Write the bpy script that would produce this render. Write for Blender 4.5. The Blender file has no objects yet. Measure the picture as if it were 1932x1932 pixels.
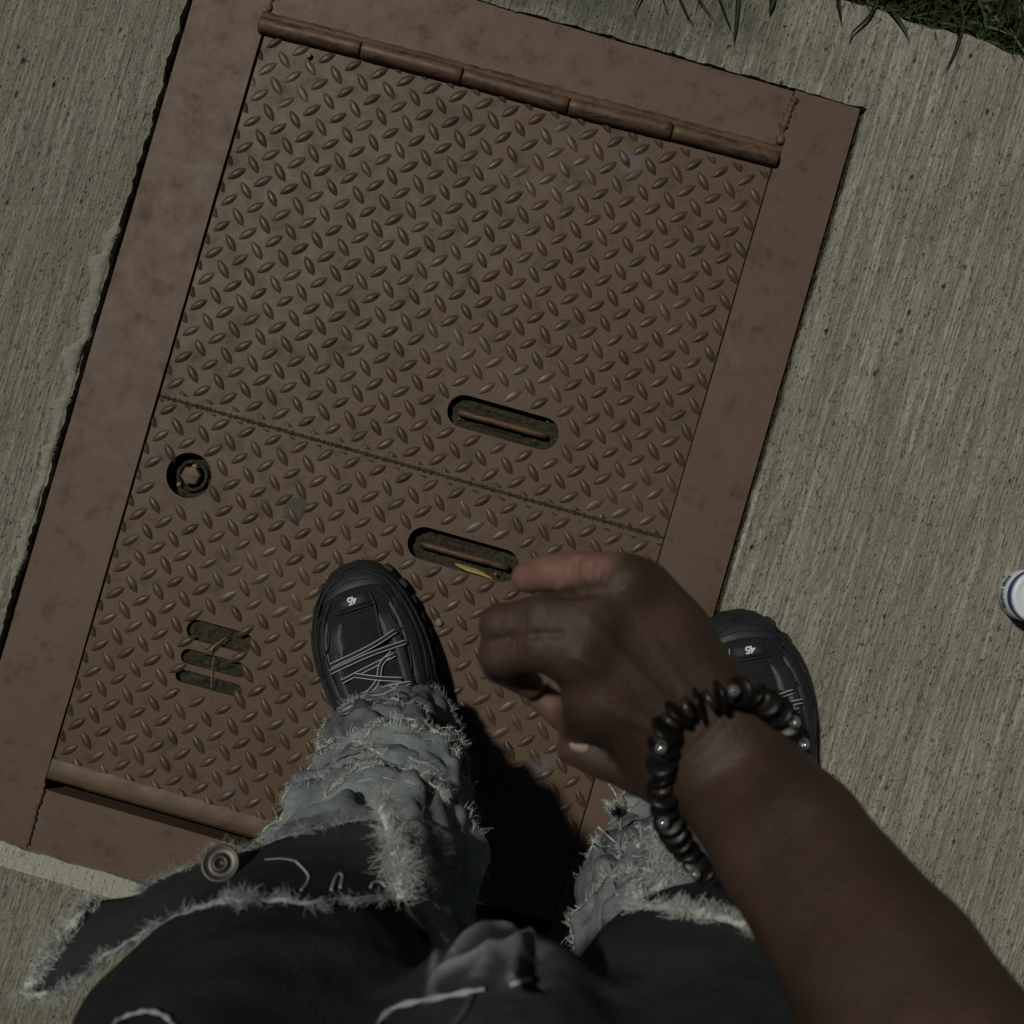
import bpy, bmesh, math, random
import numpy as np
from mathutils import Vector, Matrix, noise
random.seed(7); np.random.seed(7)
R = math.radians; V3 = Vector
S = bpy.context.scene
C = S.collection

# ------------------------------------------------------------------ camera, world, sun, exposure
CAM_H = 1.30            # phone height over the pavement
FPX = 2093.0            # focal length in the 1932-wide measuring grid
cd = bpy.data.cameras.new('camera'); cam = bpy.data.objects.new('camera', cd); C.objects.link(cam)
cam.location = (0, 0, CAM_H); cam.rotation_euler = (0, 0, 0)
cd.sensor_width = 36; cd.lens = 36 * FPX / 1932.0
cd.clip_start = 0.01; cd.clip_end = 500
cd.dof.use_dof = True; cd.dof.focus_distance = 1.24; cd.dof.aperture_fstop = 12
S.camera = cam

SUN_EL, SUN_AZ = 63.0, 131.0      # light comes from ahead-left; AZ = angle of the horizontal direction towards the lamp, CCW from +X
w = bpy.data.worlds.new('World'); S.world = w; w.use_nodes = True
wn = w.node_tree.nodes; wl = w.node_tree.links
bg = wn['Background']; sky = wn.new('ShaderNodeTexSky'); sky.sky_type = 'NISHITA'; sky.sun_disc = False
sky.sun_elevation = R(SUN_EL); sky.sun_rotation = R(90 - SUN_AZ)
wl.new(sky.outputs[0], bg.inputs[0]); bg.inputs[1].default_value = 0.009
sd = bpy.data.lights.new('sun', 'SUN'); sun = bpy.data.objects.new('sun', sd); C.objects.link(sun)
sd.energy = 1.95; sd.angle = R(3.0); sd.color = (1.0, 0.95, 0.84)
tow = Vector((math.cos(R(SUN_AZ)) * math.cos(R(SUN_EL)), math.sin(R(SUN_AZ)) * math.cos(R(SUN_EL)), math.sin(R(SUN_EL))))
sun.rotation_euler = tow.to_track_quat('Z', 'Y').to_euler()
sun.location = tow * 6
S.view_settings.view_transform = 'Standard'; S.view_settings.look = 'None'
S.view_settings.exposure = 0; S.view_settings.gamma = 1

# ------------------------------------------------------------------ coordinates
def P(dx, dy, z=0.0):
    """measured direction (dx,dy) at real height z -> world point"""
    k = (CAM_H - z) / FPX
    return Vector(((dx - 966) * k, (966 - dy) * k, z))
ROT = R(-16.2)
K = CAM_H / FPX
cA, sA = math.cos(ROT), math.sin(ROT)
def H(dx, dy):
    """ground point in the hatch's own axes (metres)"""
    p = P(dx, dy)
    return (p.x * cA + p.y * sA, -p.x * sA + p.y * cA)

# ------------------------------------------------------------------ object helpers
def wmat(o):
    m = o.matrix_basis.copy()
    return wmat(o.parent) @ o.matrix_parent_inverse @ m if o.parent else m
def link(name, me, mat=None, parent=None, local=False, smooth=True):
    o = bpy.data.objects.new(name, me); C.objects.link(o)
    if mat:
        for m in (mat if isinstance(mat, (list, tuple)) else [mat]): me.materials.append(m)
    if smooth and hasattr(me, 'polygons') and len(me.polygons):
        me.polygons.foreach_set('use_smooth', [True] * len(me.polygons))
    if parent:
        o.parent = parent
        if not local: o.matrix_parent_inverse = wmat(parent).inverted()
    return o
def pymesh(name, v, f, mat=None, parent=None, local=False, smooth=True):
    me = bpy.data.meshes.new(name); me.from_pydata([tuple(p) for p in v], [], f); me.update()
    return link(name, me, mat, parent, local, smooth)
def bmobj(name, bm, mat=None, parent=None, local=False, smooth=True):
    me = bpy.data.meshes.new(name); bmesh.ops.recalc_face_normals(bm, faces=bm.faces); bm.to_mesh(me); bm.free()
    return link(name, me, mat, parent, local, smooth)
def empty(name, loc=(0, 0, 0), rz=0):
    o = bpy.data.objects.new(name, None); C.objects.link(o); o.location = loc; o.rotation_euler = (0, 0, rz)
    o.empty_display_size = .05
    return o
def tag(o, label=None, cat=None, group=None, kind=None):
    if label: o['label'] = label
    if cat: o['category'] = cat
    if group: o['group'] = group
    if kind: o['kind'] = kind
    return o
def box(bm, x0, y0, z0, x1, y1, z1, mat=Matrix()):
    vs = [bm.verts.new(mat @ Vector(p)) for p in ((x0,y0,z0),(x1,y0,z0),(x1,y1,z0),(x0,y1,z0),(x0,y0,z1),(x1,y0,z1),(x1,y1,z1),(x0,y1,z1))]
    for q in ((0,3,2,1),(4,5,6,7),(0,1,5,4),(1,2,6,5),(2,3,7,6),(3,0,4,7)): bm.faces.new([vs[i] for i in q])
def catmull(pts, n=8, closed=False):
    pts = [Vector(p) for p in pts]; out = []; N = len(pts)
    rng = range(N) if closed else range(N - 1)
    for i in rng:
        a = pts[(i-1) % N] if closed or i > 0 else pts[0]*2 - pts[1]
        b = pts[i]; c = pts[(i+1) % N]
        d = pts[(i+2) % N] if closed or i + 2 < N else pts[-1]*2 - pts[-2]
        for k in range(n):
            t = k / n
            out.append(.5*((2*b)+(c-a)*t+(2*a-5*b+4*c-d)*t*t+(3*b-a-3*c+d)*t**3))
    if not closed: out.append(pts[-1])
    return out
class Geo:
    def __init__(s): s.v = []; s.f = []
    def tube(s, pts, r, n=6, closed=False, cap=True, flat=1.0, up=None):
        pts = [Vector(p) for p in pts]; N = len(pts); base = len(s.v); prev = None
        for i, p in enumerate(pts):
            t = (pts[min(i+1, N-1)] - pts[max(i-1, 0)]) if not closed else (pts[(i+1) % N] - pts[i-1])
            t.normalize()
            if up is not None: a = up - t * up.dot(t)
            elif prev is None: a = t.orthogonal()
            else: a = prev - t * prev.dot(t)
            if a.length < 1e-6: a = t.orthogonal()
            a.normalize(); prev = a; b = t.cross(a)
            rr = r(i / max(1, N-1)) if callable(r) else r
            for k in range(n):
                th = 2*math.pi*k/n
                s.v.append(p + a*math.cos(th)*rr*flat + b*math.sin(th)*rr)
        for i in range(N if closed else N-1):
            for k in range(n):
                j = (i+1) % N
                s.f.append((base+i*n+k, base+i*n+(k+1) % n, base+j*n+(k+1) % n, base+j*n+k))
        if cap and not closed:
            s.f.append(tuple(base+k for k in range(n))[::-1]); s.f.append(tuple(base+(N-1)*n+k for k in range(n)))
    def grid(s, rows, closed=False):
        base = len(s.v); m = len(rows[0])
        for r_ in rows: s.v.extend(r_)
        for i in range(len(rows)-1):
            for k in range(m if closed else m-1):
                s.f.append((base+i*m+k, base+i*m+(k+1) % m, base+(i+1)*m+(k+1) % m, base+(i+1)*m+k))
    def strand(s, p, d, L, w_, curl=.5, n=3):
        """thin curved thread starting at p"""
        d = Vector(d).normalized(); pts = [Vector(p)]
        q = Vector(p)*70; cl = noise.noise_vector(q)*1.5 + noise.noise_vector(q*3.1)*.7
        bend = (Vector((random.gauss(0,1), random.gauss(0,1), random.gauss(0,1)))*.55 + cl) * curl
        d = (d + cl*curl*.9).normalized()
        for i in range(n):
            d = (d + bend * (1.0/n)).normalized()
            pts.append(pts[-1] + d * L / n)
        s.tube(pts, lambda t: w_*(1-.6*t), 3, cap=False)
    def build(s, name, mat=None, parent=None, local=False, smooth=True):
        return pymesh(name, s.v, s.f, mat, parent, local, smooth)
def fbm(p, sc, oc=3):
    return noise.fractal(Vector(p) * sc, 1.0, 2.0, oc)

# ------------------------------------------------------------------ materials
class M:
    def __init__(s, name, rough=.6, spec=.5):
        s.m = bpy.data.materials.new(name); s.m.use_nodes = True
        s.n = s.m.node_tree.nodes; s.l = s.m.node_tree.links; s.b = s.n['Principled BSDF']
        s.b.inputs['Roughness'].default_value = rough
        s.b.inputs['Specular IOR Level'].default_value = spec
        s.tc = s.n.new('ShaderNodeTexCoord')
    def vec(s, scale=(1,1,1), rot=(0,0,0), loc=(0,0,0)):
        mp = s.n.new('ShaderNodeMapping'); mp.inputs['Scale'].default_value = scale
        mp.inputs['Rotation'].default_value = rot; mp.inputs['Location'].default_value = loc
        s.l.new(s.tc.outputs['Object'], mp.inputs[0]); return mp.outputs[0]
    def noise(s, sc, det=4, rough=.6, vec=None, dist=0):
        t = s.n.new('ShaderNodeTexNoise'); t.inputs['Scale'].default_value = sc
        t.inputs['Detail'].default_value = det; t.inputs['Roughness'].default_value = rough; t.inputs['Distortion'].default_value = dist
        s.l.new(vec or s.tc.outputs['Object'], t.inputs['Vector']); return t.outputs['Fac']
    def voro(s, sc, vec=None, feat='F1', rnd=1):
        t = s.n.new('ShaderNodeTexVoronoi'); t.inputs['Scale'].default_value = sc; t.feature = feat
        t.inputs['Randomness'].default_value = rnd
        s.l.new(vec or s.tc.outputs['Object'], t.inputs['Vector']); return t.outputs['Distance']
    def ramp(s, fac, stops):
        r = s.n.new('ShaderNodeValToRGB'); e = r.color_ramp.elements
        while len(e) < len(stops): e.new(.5)
        for q, (p, c) in zip(e, stops):
            q.position = p; q.color = (c, c, c, 1) if isinstance(c, (int, float)) else (*c, 1)
        s.l.new(fac, r.inputs[0]); return r.outputs[0]
    def mix(s, fac, a, b, mode='MIX'):
        x = s.n.new('ShaderNodeMix'); x.data_type = 'RGBA'; x.blend_type = mode
        for sock, val in ((x.inputs[0], fac), (x.inputs[6], a), (x.inputs[7], b)):
            if isinstance(val, (int, float)): sock.default_value = val
            elif isinstance(val, tuple): sock.default_value = (*val, 1)
            else: s.l.new(val, sock)
        return x.outputs[2]
    def math(s, op, a, b=0.0, c=None):
        x = s.n.new('ShaderNodeMath'); x.operation = op
        for i, val in enumerate((a, b) if c is None else (a, b, c)):
            if isinstance(val, (int, float)): x.inputs[i].default_value = val
            else: s.l.new(val, x.inputs[i])
        return x.outputs[0]
    def col(s, c):
        if isinstance(c, tuple): s.b.inputs['Base Color'].default_value = (*c, 1)
        else: s.l.new(c, s.b.inputs['Base Color'])
        return s
    def rgh(s, c): s.l.new(c, s.b.inputs['Roughness']); return s
    def bump(s, h, dist=.001, strength=1.0):
        x = s.n.new('ShaderNodeBump'); x.inputs['Distance'].default_value = dist; x.inputs['Strength'].default_value = strength
        s.l.new(h, x.inputs['Height'])
        if s.b.inputs['Normal'].is_linked: s.l.new(s.b.inputs['Normal'].links[0].from_socket, x.inputs['Normal'])
        s.l.new(x.outputs[0], s.b.inputs['Normal']); return s

def sep(m, vec=None):
    x = m.n.new('ShaderNodeSeparateXYZ'); m.l.new(vec or m.tc.outputs['Object'], x.inputs[0]); return x.outputs

# concrete (object axes = hatch axes, brushed along local Y)
m = M('brushed_concrete', .9, .25)
st1 = m.noise(1, 5, .6, m.vec((230, 6, 1))); st2 = m.noise(1, 4, .65, m.vec((70, 5, 1)), dist=.2)
st3 = m.noise(1, 3, .7, m.vec((480, 30, 1)))
gr = m.noise(260, 6, .75); pit = m.voro(62, m.vec((1, .6, 1)))
pitm = m.ramp(pit, [(.04, 1), (.20, 0)]); pitsel = m.ramp(m.noise(38, 2), [(.54, 0), (.62, 1)])
pits = m.math('MULTIPLY', pitm, pitsel)
pit2 = m.math('MULTIPLY', m.ramp(m.voro(190, m.vec((1, .5, 1))), [(.06, .8), (.25, 0)]), m.ramp(m.noise(70, 2), [(.47, 0), (.56, 1)]))
big = m.noise(5, 4, .6)
xyz = sep(m)
# smooth trowelled margin close to the near edge of the frame
mar = m.math('MULTIPLY', m.math('GREATER_THAN', xyz[1], -.566 + .002), m.math('LESS_THAN', xyz[1], -.5))
dash = m.noise(1, 4, .75, m.vec((260, 60, 1))); dash = m.ramp(dash, [(.60, 0), (.70, 1)])
co = m.noise(1, 5, .7, m.vec((150, 62, 1)), dist=.6)
c = m.mix(m.ramp(st1, [(.34, 0), (.62, 1)]), (.19, .185, .15), (.66, .65, .555))
c = m.mix(m.ramp(co, [(.34, .5), (.52, 0)]), c, (.20, .19, .13))
c = m.mix(m.ramp(st2, [(.38, .72), (.54, 0)]), c, (.22, .215, .16))
c = m.mix(.32, c, m.mix(m.ramp(gr, [(.32, 0), (.68, 1)]), (.17, .165, .13), (.66, .645, .54)))
c = m.mix(m.ramp(big, [(.35, .35), (.6, 0)]), c, (.27, .26, .185))
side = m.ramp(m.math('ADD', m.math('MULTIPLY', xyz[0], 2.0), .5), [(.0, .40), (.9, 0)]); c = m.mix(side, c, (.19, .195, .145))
c = m.mix(mar, c, m.mix(m.ramp(gr, [(.3, 0), (.7, 1)]), (.30, .30, .25), (.43, .43, .36)))
moss = m.math('MULTIPLY', m.ramp(m.math('ADD', xyz[1], m.math('MULTIPLY', m.noise(22, 5, .7), .10)), [(.60, 0), (.635, .62)]), m.ramp(m.math('ADD', m.math('MULTIPLY', xyz[0], -1.6), m.noise(9, 3)), [(.15, 0), (.5, 1)]))
c = m.mix(moss, c, (.10, .105, .07))
c = m.mix(m.math('MULTIPLY', dash, .62), c, (.11, .105, .075))
c = m.mix(m.math('MULTIPLY', pits, .85), c, (.05, .045, .03)); c = m.mix(m.math('MULTIPLY', pit2, .7), c, (.09, .083, .055))
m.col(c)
hgt = m.math('ADD', m.math('MULTIPLY', st1, 1.0), m.math('MULTIPLY', st3, .5))
hgt = m.math('ADD', hgt, m.math('MULTIPLY', gr, .45)); hgt = m.math('ADD', hgt, m.math('MULTIPLY', co, 1.3)); hgt = m.math('SUBTRACT', hgt, m.math('MULTIPLY', pits, 1.2))
hgt = m.math('SUBTRACT', hgt, m.math('MULTIPLY', pit2, .7)); hgt = m.math('SUBTRACT', hgt, m.math('MULTIPLY', dash, .7))
m.bump(m.math('MULTIPLY', hgt, m.math('SUBTRACT', 1.0, m.math('MULTIPLY', mar, .7))), .0062, 1.0)
CONC = m.m

def paint(name, base, lo, rough=.42):
    m = M(name, rough, .38)
    n1 = m.noise(6, 5, .6); n2 = m.noise(34, 5, .7); n3 = m.noise(300, 3, .6)
    c = m.mix(m.ramp(n1, [(.35, 0), (.7, 1)]), base, lo)
    c = m.mix(m.ramp(n2, [(.54, 0), (.72, .75)]), c, (.040, .024, .015))
    c = m.mix(m.ramp(m.noise(11, 2, .5, m.vec((1,1,1), loc=(3.1,1.7,0))), [(.66, 0), (.74, .35)]), c, (.13, .13, .16))
    m.col(c); m.rgh(m.ramp(n2, [(.3, rough-.03), (.7, rough+.12)]))
    ch = m.noise(85, 6, .75); c2 = m.mix(m.ramp(ch, [(.70, 0), (.73, .8)]), c, (.032, .02, .014))
    scf = m.noise(1, 4, .8, m.vec((40, 160, 1), rot=(0, 0, .7))); c2 = m.mix(m.ramp(scf, [(.68, 0), (.76, .35)]), c2, (.26, .20, .16)); m.col(c2)
    m.bump(n3, .00025, .8); m.bump(n2, .0006, .4); m.bump(ch, .0005, .4); return m
PAINT = paint('brown_paint', (.112, .072, .050), (.097, .060, .041), .56).m
PLATE = paint('brown_plate_paint', (.098, .063, .038), (.082, .049, .029), .52).m
m = paint('brown_tread_paint', (.084, .053, .032), (.064, .039, .023), .40)
src = m.b.inputs['Base Color'].links[0].from_socket
wr = m.math('MULTIPLY', m.ramp(m.noise(70, 3, .6), [(.55, 0), (.63, 1)]), m.ramp(m.noise(9, 2), [(.35, .3), (.6, 1)]))
m.col(m.mix(wr, src, m.mix(m.ramp(m.noise(400, 2), [(.4, 0), (.6, 1)]), (.022, .018, .014), (.055, .045, .036))))
TREAD = m.m
m = paint('hinge_paint', (.115, .066, .038), (.085, .048, .028), .48)
src = m.b.inputs['Base Color'].links[0].from_socket
st = m.noise(1, 5, .75, m.vec((34, 90, 90)), dist=.8)
m.col(m.mix(m.ramp(st, [(.48, 0), (.60, .85)]), src, (.030, .019, .013))); HINGE = m.m
m = M('dirt_in_slot', .85, .3)
g = m.noise(240, 6, .8); m.col(m.mix(m.ramp(g, [(.35, 0), (.7, 1)]), (.008, .007, .004), (.085, .076, .047)))
m.bump(g, .0025, 1); DIRT = m.m
m = M('soil', .95, .2); g = m.noise(60, 8, .75); m.col(m.mix(g, (.015, .012, .008), (.07, .055, .035))); m.bump(g, .01); SOIL = m.m
m = M('hollow_dark', .9, .1).col((.008, .007, .006)); VOID = m.m  # near-black colour paints the dark of recess walls and pocket
m = M('grit', .8, .3); m.col(m.mix(m.noise(90), (.09, .085, .06), (.3, .28, .2))); GRIT = m.m
m = M('grey_lichen', .9, .2); m.col(m.mix(m.noise(300, 4), (.05, .058, .045), (.10, .11, .09))); m.bump(m.noise(400), .001); GUM = m.m
m = M('dead_leaf', .6, .3); m.col(m.mix(m.noise(120), (.22, .15, .045), (.36, .27, .10))); LEAF = m.m
m = M('grass_blade', .55, .35); m.col(m.mix(m.noise(14, 3), (.006, .012, .004), (.045, .070, .020))); GRASS = m.m
BLADE = M('dark_grass_blade', .6, .25).col((.007, .011, .005)).m
m = M('road_asphalt', .9, .3); m.col(m.mix(m.noise(200, 5), (.03, .03, .03), (.075, .073, .07))); m.bump(m.noise(150), .004); ASPH = m.m

def denim(name, dark, light, lo, hi, sc=7, fine=.5, wear=False):
    m = M(name, 1.0, .05)
    n = m.noise(sc, 5, .62, dist=.4); tw = m.noise(1, 3, .7, m.vec((900, 420, 240)))
    n2 = m.noise(45, 4, .7); cross = m.noise(1, 2, .6, m.vec((110, 900, 300)))
    c = m.mix(m.ramp(n, [(lo, 0), (hi, 1)]), dark, light)
    c = m.mix(m.math('MULTIPLY', m.ramp(n2, [(.45, 0), (.72, 1)]), .4), c, light)
    c = m.mix(m.math('MULTIPLY', m.ramp(tw, [(.4, 0), (.6, 1)]), fine), c, m.mix(.5, c, dark))
    if wear:
        at = m.n.new('ShaderNodeAttribute'); at.attribute_name = 'wear'; c = m.mix(m.math('MULTIPLY', at.outputs['Fac'], m.ramp(n2, [(.3, .4), (.6, 1)])), c, (.23, .25, .26))
    m.col(c); m.bump(tw, .0009, .8); m.bump(n2, .002, .6); m.bump(cross, .0008, .4)
    m.b.inputs['Specular IOR Level'].default_value = .08
    return m.m
DLIGHT = denim('washed_grey_denim', (.055, .064, .071), (.31, .35, .365), .34, .66, 11)
DMID = denim('faded_grey_denim', (.035, .042, .047), (.20, .225, .235), .36, .66, 12)
DDARK = denim('charcoal_denim', (.018, .0215, .0240), (.040, .047, .050), .40, .72, 6, .3, True)
m = M('frayed_thread', .85, .2); m.col(m.mix(m.noise(60, 3), (.30, .33, .32), (.60, .64, .60))); FRAY = m.m
m = M('grey_thread', .85, .2); m.col(m.mix(m.noise(60, 3), (.17, .19, .195), (.40, .44, .44))); FRAYG = m.m
m = M('black_rubber', .6, .3); n = m.noise(30, 4); m.col(m.mix(n, (.009, .011, .012), (.020, .024, .028))); m.bump(m.noise(500, 3), .0004); RUB = m.m
m = M('black_mesh_fabric', .9, .2); v_ = m.voro(650); m.col(m.mix(m.ramp(v_, [(.2, 0), (.5, 1)]), (.006, .007, .008), (.02, .022, .024))); m.bump(v_, .0012); MESHF = m.m
m = M('shoe_panel', .5, .35); m.col(m.mix(m.noise(25), (.013, .016, .018), (.027, .033, .038))); m.bump(m.noise(420, 3), .0004); PANEL = m.m
LACE = M('black_lace', .8, .2).col((.02, .022, .024)).m
LACEW = M('reflective_lace_edge', .6, .4).col((.42, .45, .45)).m
WHITEP = M('white_print', .6, .4).col((.75, .78, .76)).m
m = M('brown_skin', .56, .32)
zz = m.noise(28, 5, .6); ff = m.voro(900)
skc = m.mix(m.ramp(zz, [(.35, 0), (.7, 1)]), (.040, .0235, .016), (.062, .037, .026))
at = m.n.new('ShaderNodeAttribute'); at.attribute_name = 'palm'
skc = m.mix(at.outputs['Fac'], skc, (.165, .088, .068))
wrk = m.voro(260, m.vec((1, .55, 1), rot=(0, 0, .6)), 'DISTANCE_TO_EDGE'); m.bump(m.ramp(wrk, [(0, 0), (.12, 1)]), .0004, .16)
m.col(skc); m.bump(ff, .0004, .5); m.bump(m.noise(160, 4), .0008, .5); m.bump(m.noise(60, 3, .5), .002, .3)
m.b.inputs['Subsurface Weight'].default_value = .06; m.b.inputs['Subsurface Radius'].default_value = (.01, .004, .002)
SKIN = m.m
NAIL = M('fingernail', .15, .8).col((.36, .26, .23)).m
m = M('black_bead', .38, .25); m.col((.006, .0055, .0055)); BEAD = m.m
m = M('brown_bead', .35, .5); m.col(m.mix(m.noise(120), (.012, .009, .007), (.035, .024, .018))); BEADB = m.m
m = M('crystal_bead', .08, .9); m.col((.5, .5, .52)); m.b.inputs['Metallic'].default_value = .8; CRYS = m.m
WPL = M('white_plastic', .4, .5).col((.66, .72, .78)).m
BPL = M('blue_band', .4, .5).col((.045, .06, .26)).m
INK = M('dark_ink', .6, .3).col((.06, .07, .09)).m
METAL = M('worn_metal', .48, .5); METAL.b.inputs['Metallic'].default_value = .9; METAL.col((.10, .095, .085)); METAL = METAL.m
SHIRT = M('black_shirt', .9, .1).col((.012, .012, .013)).m

# ------------------------------------------------------------------ ground, pavement, lawn
hx = lambda d: d * K           # measured units -> metres in the hatch axes
OUT_L, OUT_R, OUT_T, OUT_B = hx(-847), hx(418), hx(909), hx(-863)
IN_L, IN_R = hx(-703), hx(290)
def curve_sheet(name, loops, depth, ztop, mat, parent=None, kind=None, local=True):
    """flat sheet with holes from closed loops, with real thickness below ztop"""
    cu = bpy.data.curves.new(name, 'CURVE'); cu.dimensions = '2D'; cu.fill_mode = 'BOTH'; cu.extrude = depth / 2
    for lp in loops:
        sp = cu.splines.new('POLY'); sp.points.add(len(lp) - 1)
        for q, (x, y) in zip(sp.points, lp): q.co = (x, y, 0, 1)
        sp.use_cyclic_u = True
    tmp = bpy.data.objects.new('tmp', cu); C.objects.link(tmp)
    dg = bpy.context.evaluated_depsgraph_get(); me = bpy.data.meshes.new_from_object(tmp.evaluated_get(dg))
    C.objects.unlink(tmp); bpy.data.objects.remove(tmp); bpy.data.curves.remove(cu)
    me.name = name; me.transform(Matrix.Translation((0, 0, ztop - depth / 2))); me.materials.clear()
    return link(name, me, mat, parent, local, smooth=False)
def ragged(p0, p1, n, amp, seed):
    out = []; d = Vector((p1[0]-p0[0], p1[1]-p0[1])); nn = Vector((-d.y, d.x)).normalized()
    for i in range(n):
        t = i / n; a = 0 if i == 0 else amp*(noise.fractal(Vector((t*n*.09, seed, .3)), 1, 2, 4) + .35*noise.noise(Vector((t*n*.5, seed, 9))))
        out.append((p0[0]+d.x*t+nn.x*a, p0[1]+d.y*t+nn.y*a))
    return out
gv = 200.0
o = pymesh('ground', [(-gv,-gv,-.06),(gv,-gv,-.06),(gv,gv,-.06),(-gv,gv,-.06)], [(0,1,2,3)], SOIL); tag(o, kind='structure')
g_ = .006
hole = (ragged((OUT_L-g_-.002, OUT_B-.002), (OUT_R+g_, OUT_B-.003), 260, .0028, 1.0) + ragged((OUT_R+g_, OUT_B-.003), (OUT_R+g_+.002, OUT_T+.004), 340, .0022, 2.0)
        + ragged((OUT_R+g_+.002, OUT_T+.004), (OUT_L-g_, OUT_T-.004), 260, .003, 3.0) + ragged((OUT_L-g_, OUT_T-.004), (OUT_L-g_-.002, OUT_B-.002), 340, .0045, 4.0))
edge = ragged((3.0, hx(1102)), (-3.0, hx(1092)), 900, .006, 5.0)
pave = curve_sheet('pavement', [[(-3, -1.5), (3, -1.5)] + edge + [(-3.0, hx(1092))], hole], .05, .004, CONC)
pave.rotation_euler.z = ROT; tag(pave, kind='structure')
def strip(name, x0, y0, x1, y1, z, mat):
    o = pymesh(name, [(x0,y0,z),(x1,y0,z),(x1,y1,z),(x0,y1,z)], [(0,1,2,3)], mat, smooth=False); o.rotation_euler.z = ROT; tag(o, kind='structure'); return o
strip('road', -60, -9, 60, -1.5, -.05, ASPH)
# neighbouring pavement slabs so the walk goes on outside the picture
for i, x in enumerate((-6.02, 3.02)):
    o = curve_sheet('pavement', [[(x, -1.5), (x+3, -1.5), (x+3, hx(1096)), (x, hx(1096))]], .05, .004, CONC); o.rotation_euler.z = ROT; tag(o, kind='structure')
g = Geo(); rows = []
for k in range(260):
    t = k/259; v_ = hx(-420 + 760*t); fd = min(1, t*8, (1-t)*8); e = OUT_L - .007 - .004*noise.noise(V3((t*14, 1, 0))); ht = max(0, noise.fractal(V3((t*9, 4, 0)), 1, 2, 4)+.1)*.009*fd; wd = (.006+.022*abs(noise.fractal(V3((t*9, 7, 0)), 1, 2, 4)))*fd+.001
    rows.append([V3((e-wd-.004, v_, .0035)), V3((e-wd*.75, v_, .0042+ht*.5+.001*random.random())), V3((e-wd*.4, v_, .0042+ht*1.0+.001*random.random())), V3((e-.0015, v_, .0042+ht*.55+.001*random.random())), V3((e+.001, v_, -.004))])
g.grid(rows); mm_ = M('pale_mortar', .95, .2); mm_.col(mm_.mix(mm_.noise(140, 5, .7), (.22, .215, .17), (.56, .56, .47))); mm_.bump(mm_.noise(180, 6, .8), .006)
o = g.build('mortar_ridge', mm_.m, pave, True)
# soil collecting in the gap round the frame
g = Geo()
def ridge(p0, p1, wd, z, amp, n=200, seed=0):
    rows = []; d = Vector((p1[0]-p0[0], p1[1]-p0[1], 0)); nn = Vector((-d.y, d.x, 0)).normalized()
    for i in range(n+1):
        p = Vector((p0[0], p0[1], 0)) + d * i / n; h = z + amp*noise.fractal(Vector((i*.31, seed, 0)), 1, 2, 3)
        rows.append([p - nn*wd + Vector((0,0,h-.006)), p - nn*wd*.4 + Vector((0,0,h+amp*random.random()*.6)), p + nn*wd*.4 + Vector((0,0,h+amp*random.random()*.6)), p + nn*wd + Vector((0,0,h-.006))])
    g.grid(rows)
ridge((OUT_L-.004, OUT_B), (OUT_L-.004, OUT_T), .008, -.010, .006, 400, 1); ridge((OUT_R+.004, OUT_B), (OUT_R+.004, OUT_T), .008, -.009, .006, 400, 2)
ridge((OUT_L, OUT_T+.003), (OUT_R, OUT_T+.005), .009, -.003, .005, 300, 3); ridge((OUT_L, OUT_B-.003), (OUT_R, OUT_B-.003), .008, -.010, .006, 300, 4)
o = g.build('soil_in_joint', DIRT); o.rotation_euler.z = ROT; tag(o, kind='stuff'); o['label'] = 'dark crumbly soil packed in the joint between the brown frame and the concrete'; o['category'] = 'soil'
# lawn
g = Geo()
def blade(x, y, z, ang, L, w_, lean, side=0):
    d = Vector((math.cos(ang), math.sin(ang), 0)); s_ = Vector((-d.y, d.x, 0)); rows = []
    for i in range(5):
        t = i / 4; p = Vector((x, y, z)) + d*L*lean*t**1.5 + Vector((0, 0, L*(1-lean*.6)*(t-.45*t*t*lean))) + s_*side*t*t*L
        ww = w_*(1-t**1.6)*.5+.0001; rows.append([p - s_*ww, p + s_*ww + Vector((0,0,ww*.6))])
    g.grid(rows)
for i in range(15000):
    u = random.uniform(-.3, 2.2) if i < 11000 else random.uniform(-3, 3); dv = random.random()**1.6*(.5 if i < 11000 else 1.5)
    blade(u, hx(1098)+.004+dv, -.03, random.uniform(0, 6.28), random.uniform(.03, .085), random.uniform(.0025, .005), random.uniform(.2, .95))
o = g.build('grass', GRASS); o.rotation_euler.z = ROT; tag(o, 'dark green grass growing along the pavement edge', 'grass', kind='stuff')
# the few long blades that reach over the pavement, each one a thing
def long_blade(pts, w_, label):
    rows = []; c3 = catmull([P(x, y, .006+z*.12) for x, y, z in pts], 6); N = len(c3)
    for i, p in enumerate(c3):
        t = (c3[min(i+1, N-1)] - c3[max(0, i-1)]).normalized(); s_ = t.cross(Vector((0,0,1))).normalized(); f = i/(N-1)
        ww = w_*.62*(1-f**1.5)*.5 + .0002
        rows.append([p - s_*ww, p + Vector((0,0,-ww*.5)), p + s_*ww])
    gg = Geo(); gg.grid(rows); o = gg.build('grass_blade', BLADE); tag(o, label, 'grass blade', 'long grass blades reaching over the pavement')
long_blade([(1392,-60,.03),(1392,0,.05),(1388,50,.045),(1383,84,.03)], .009, 'broadest long grass blade, pointing straight at the hatch top edge')
long_blade([(1340,-50,.03),(1356,-10,.04),(1370,30,.04),(1381,58,.03)], .006, 'thin curved grass blade beside the broadest blade over the concrete')
long_blade([(1268,-40,.03),(1285,0,.04),(1298,30,.03),(1310,45,.02)], .005, 'dark slanting grass blade left of the crossing thin blades')
long_blade([(1300,-40,.03),(1318,-5,.04),(1335,20,.03),(1352,42,.02)], .003, 'thinnest slanting grass blade between two curved blades')
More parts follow.
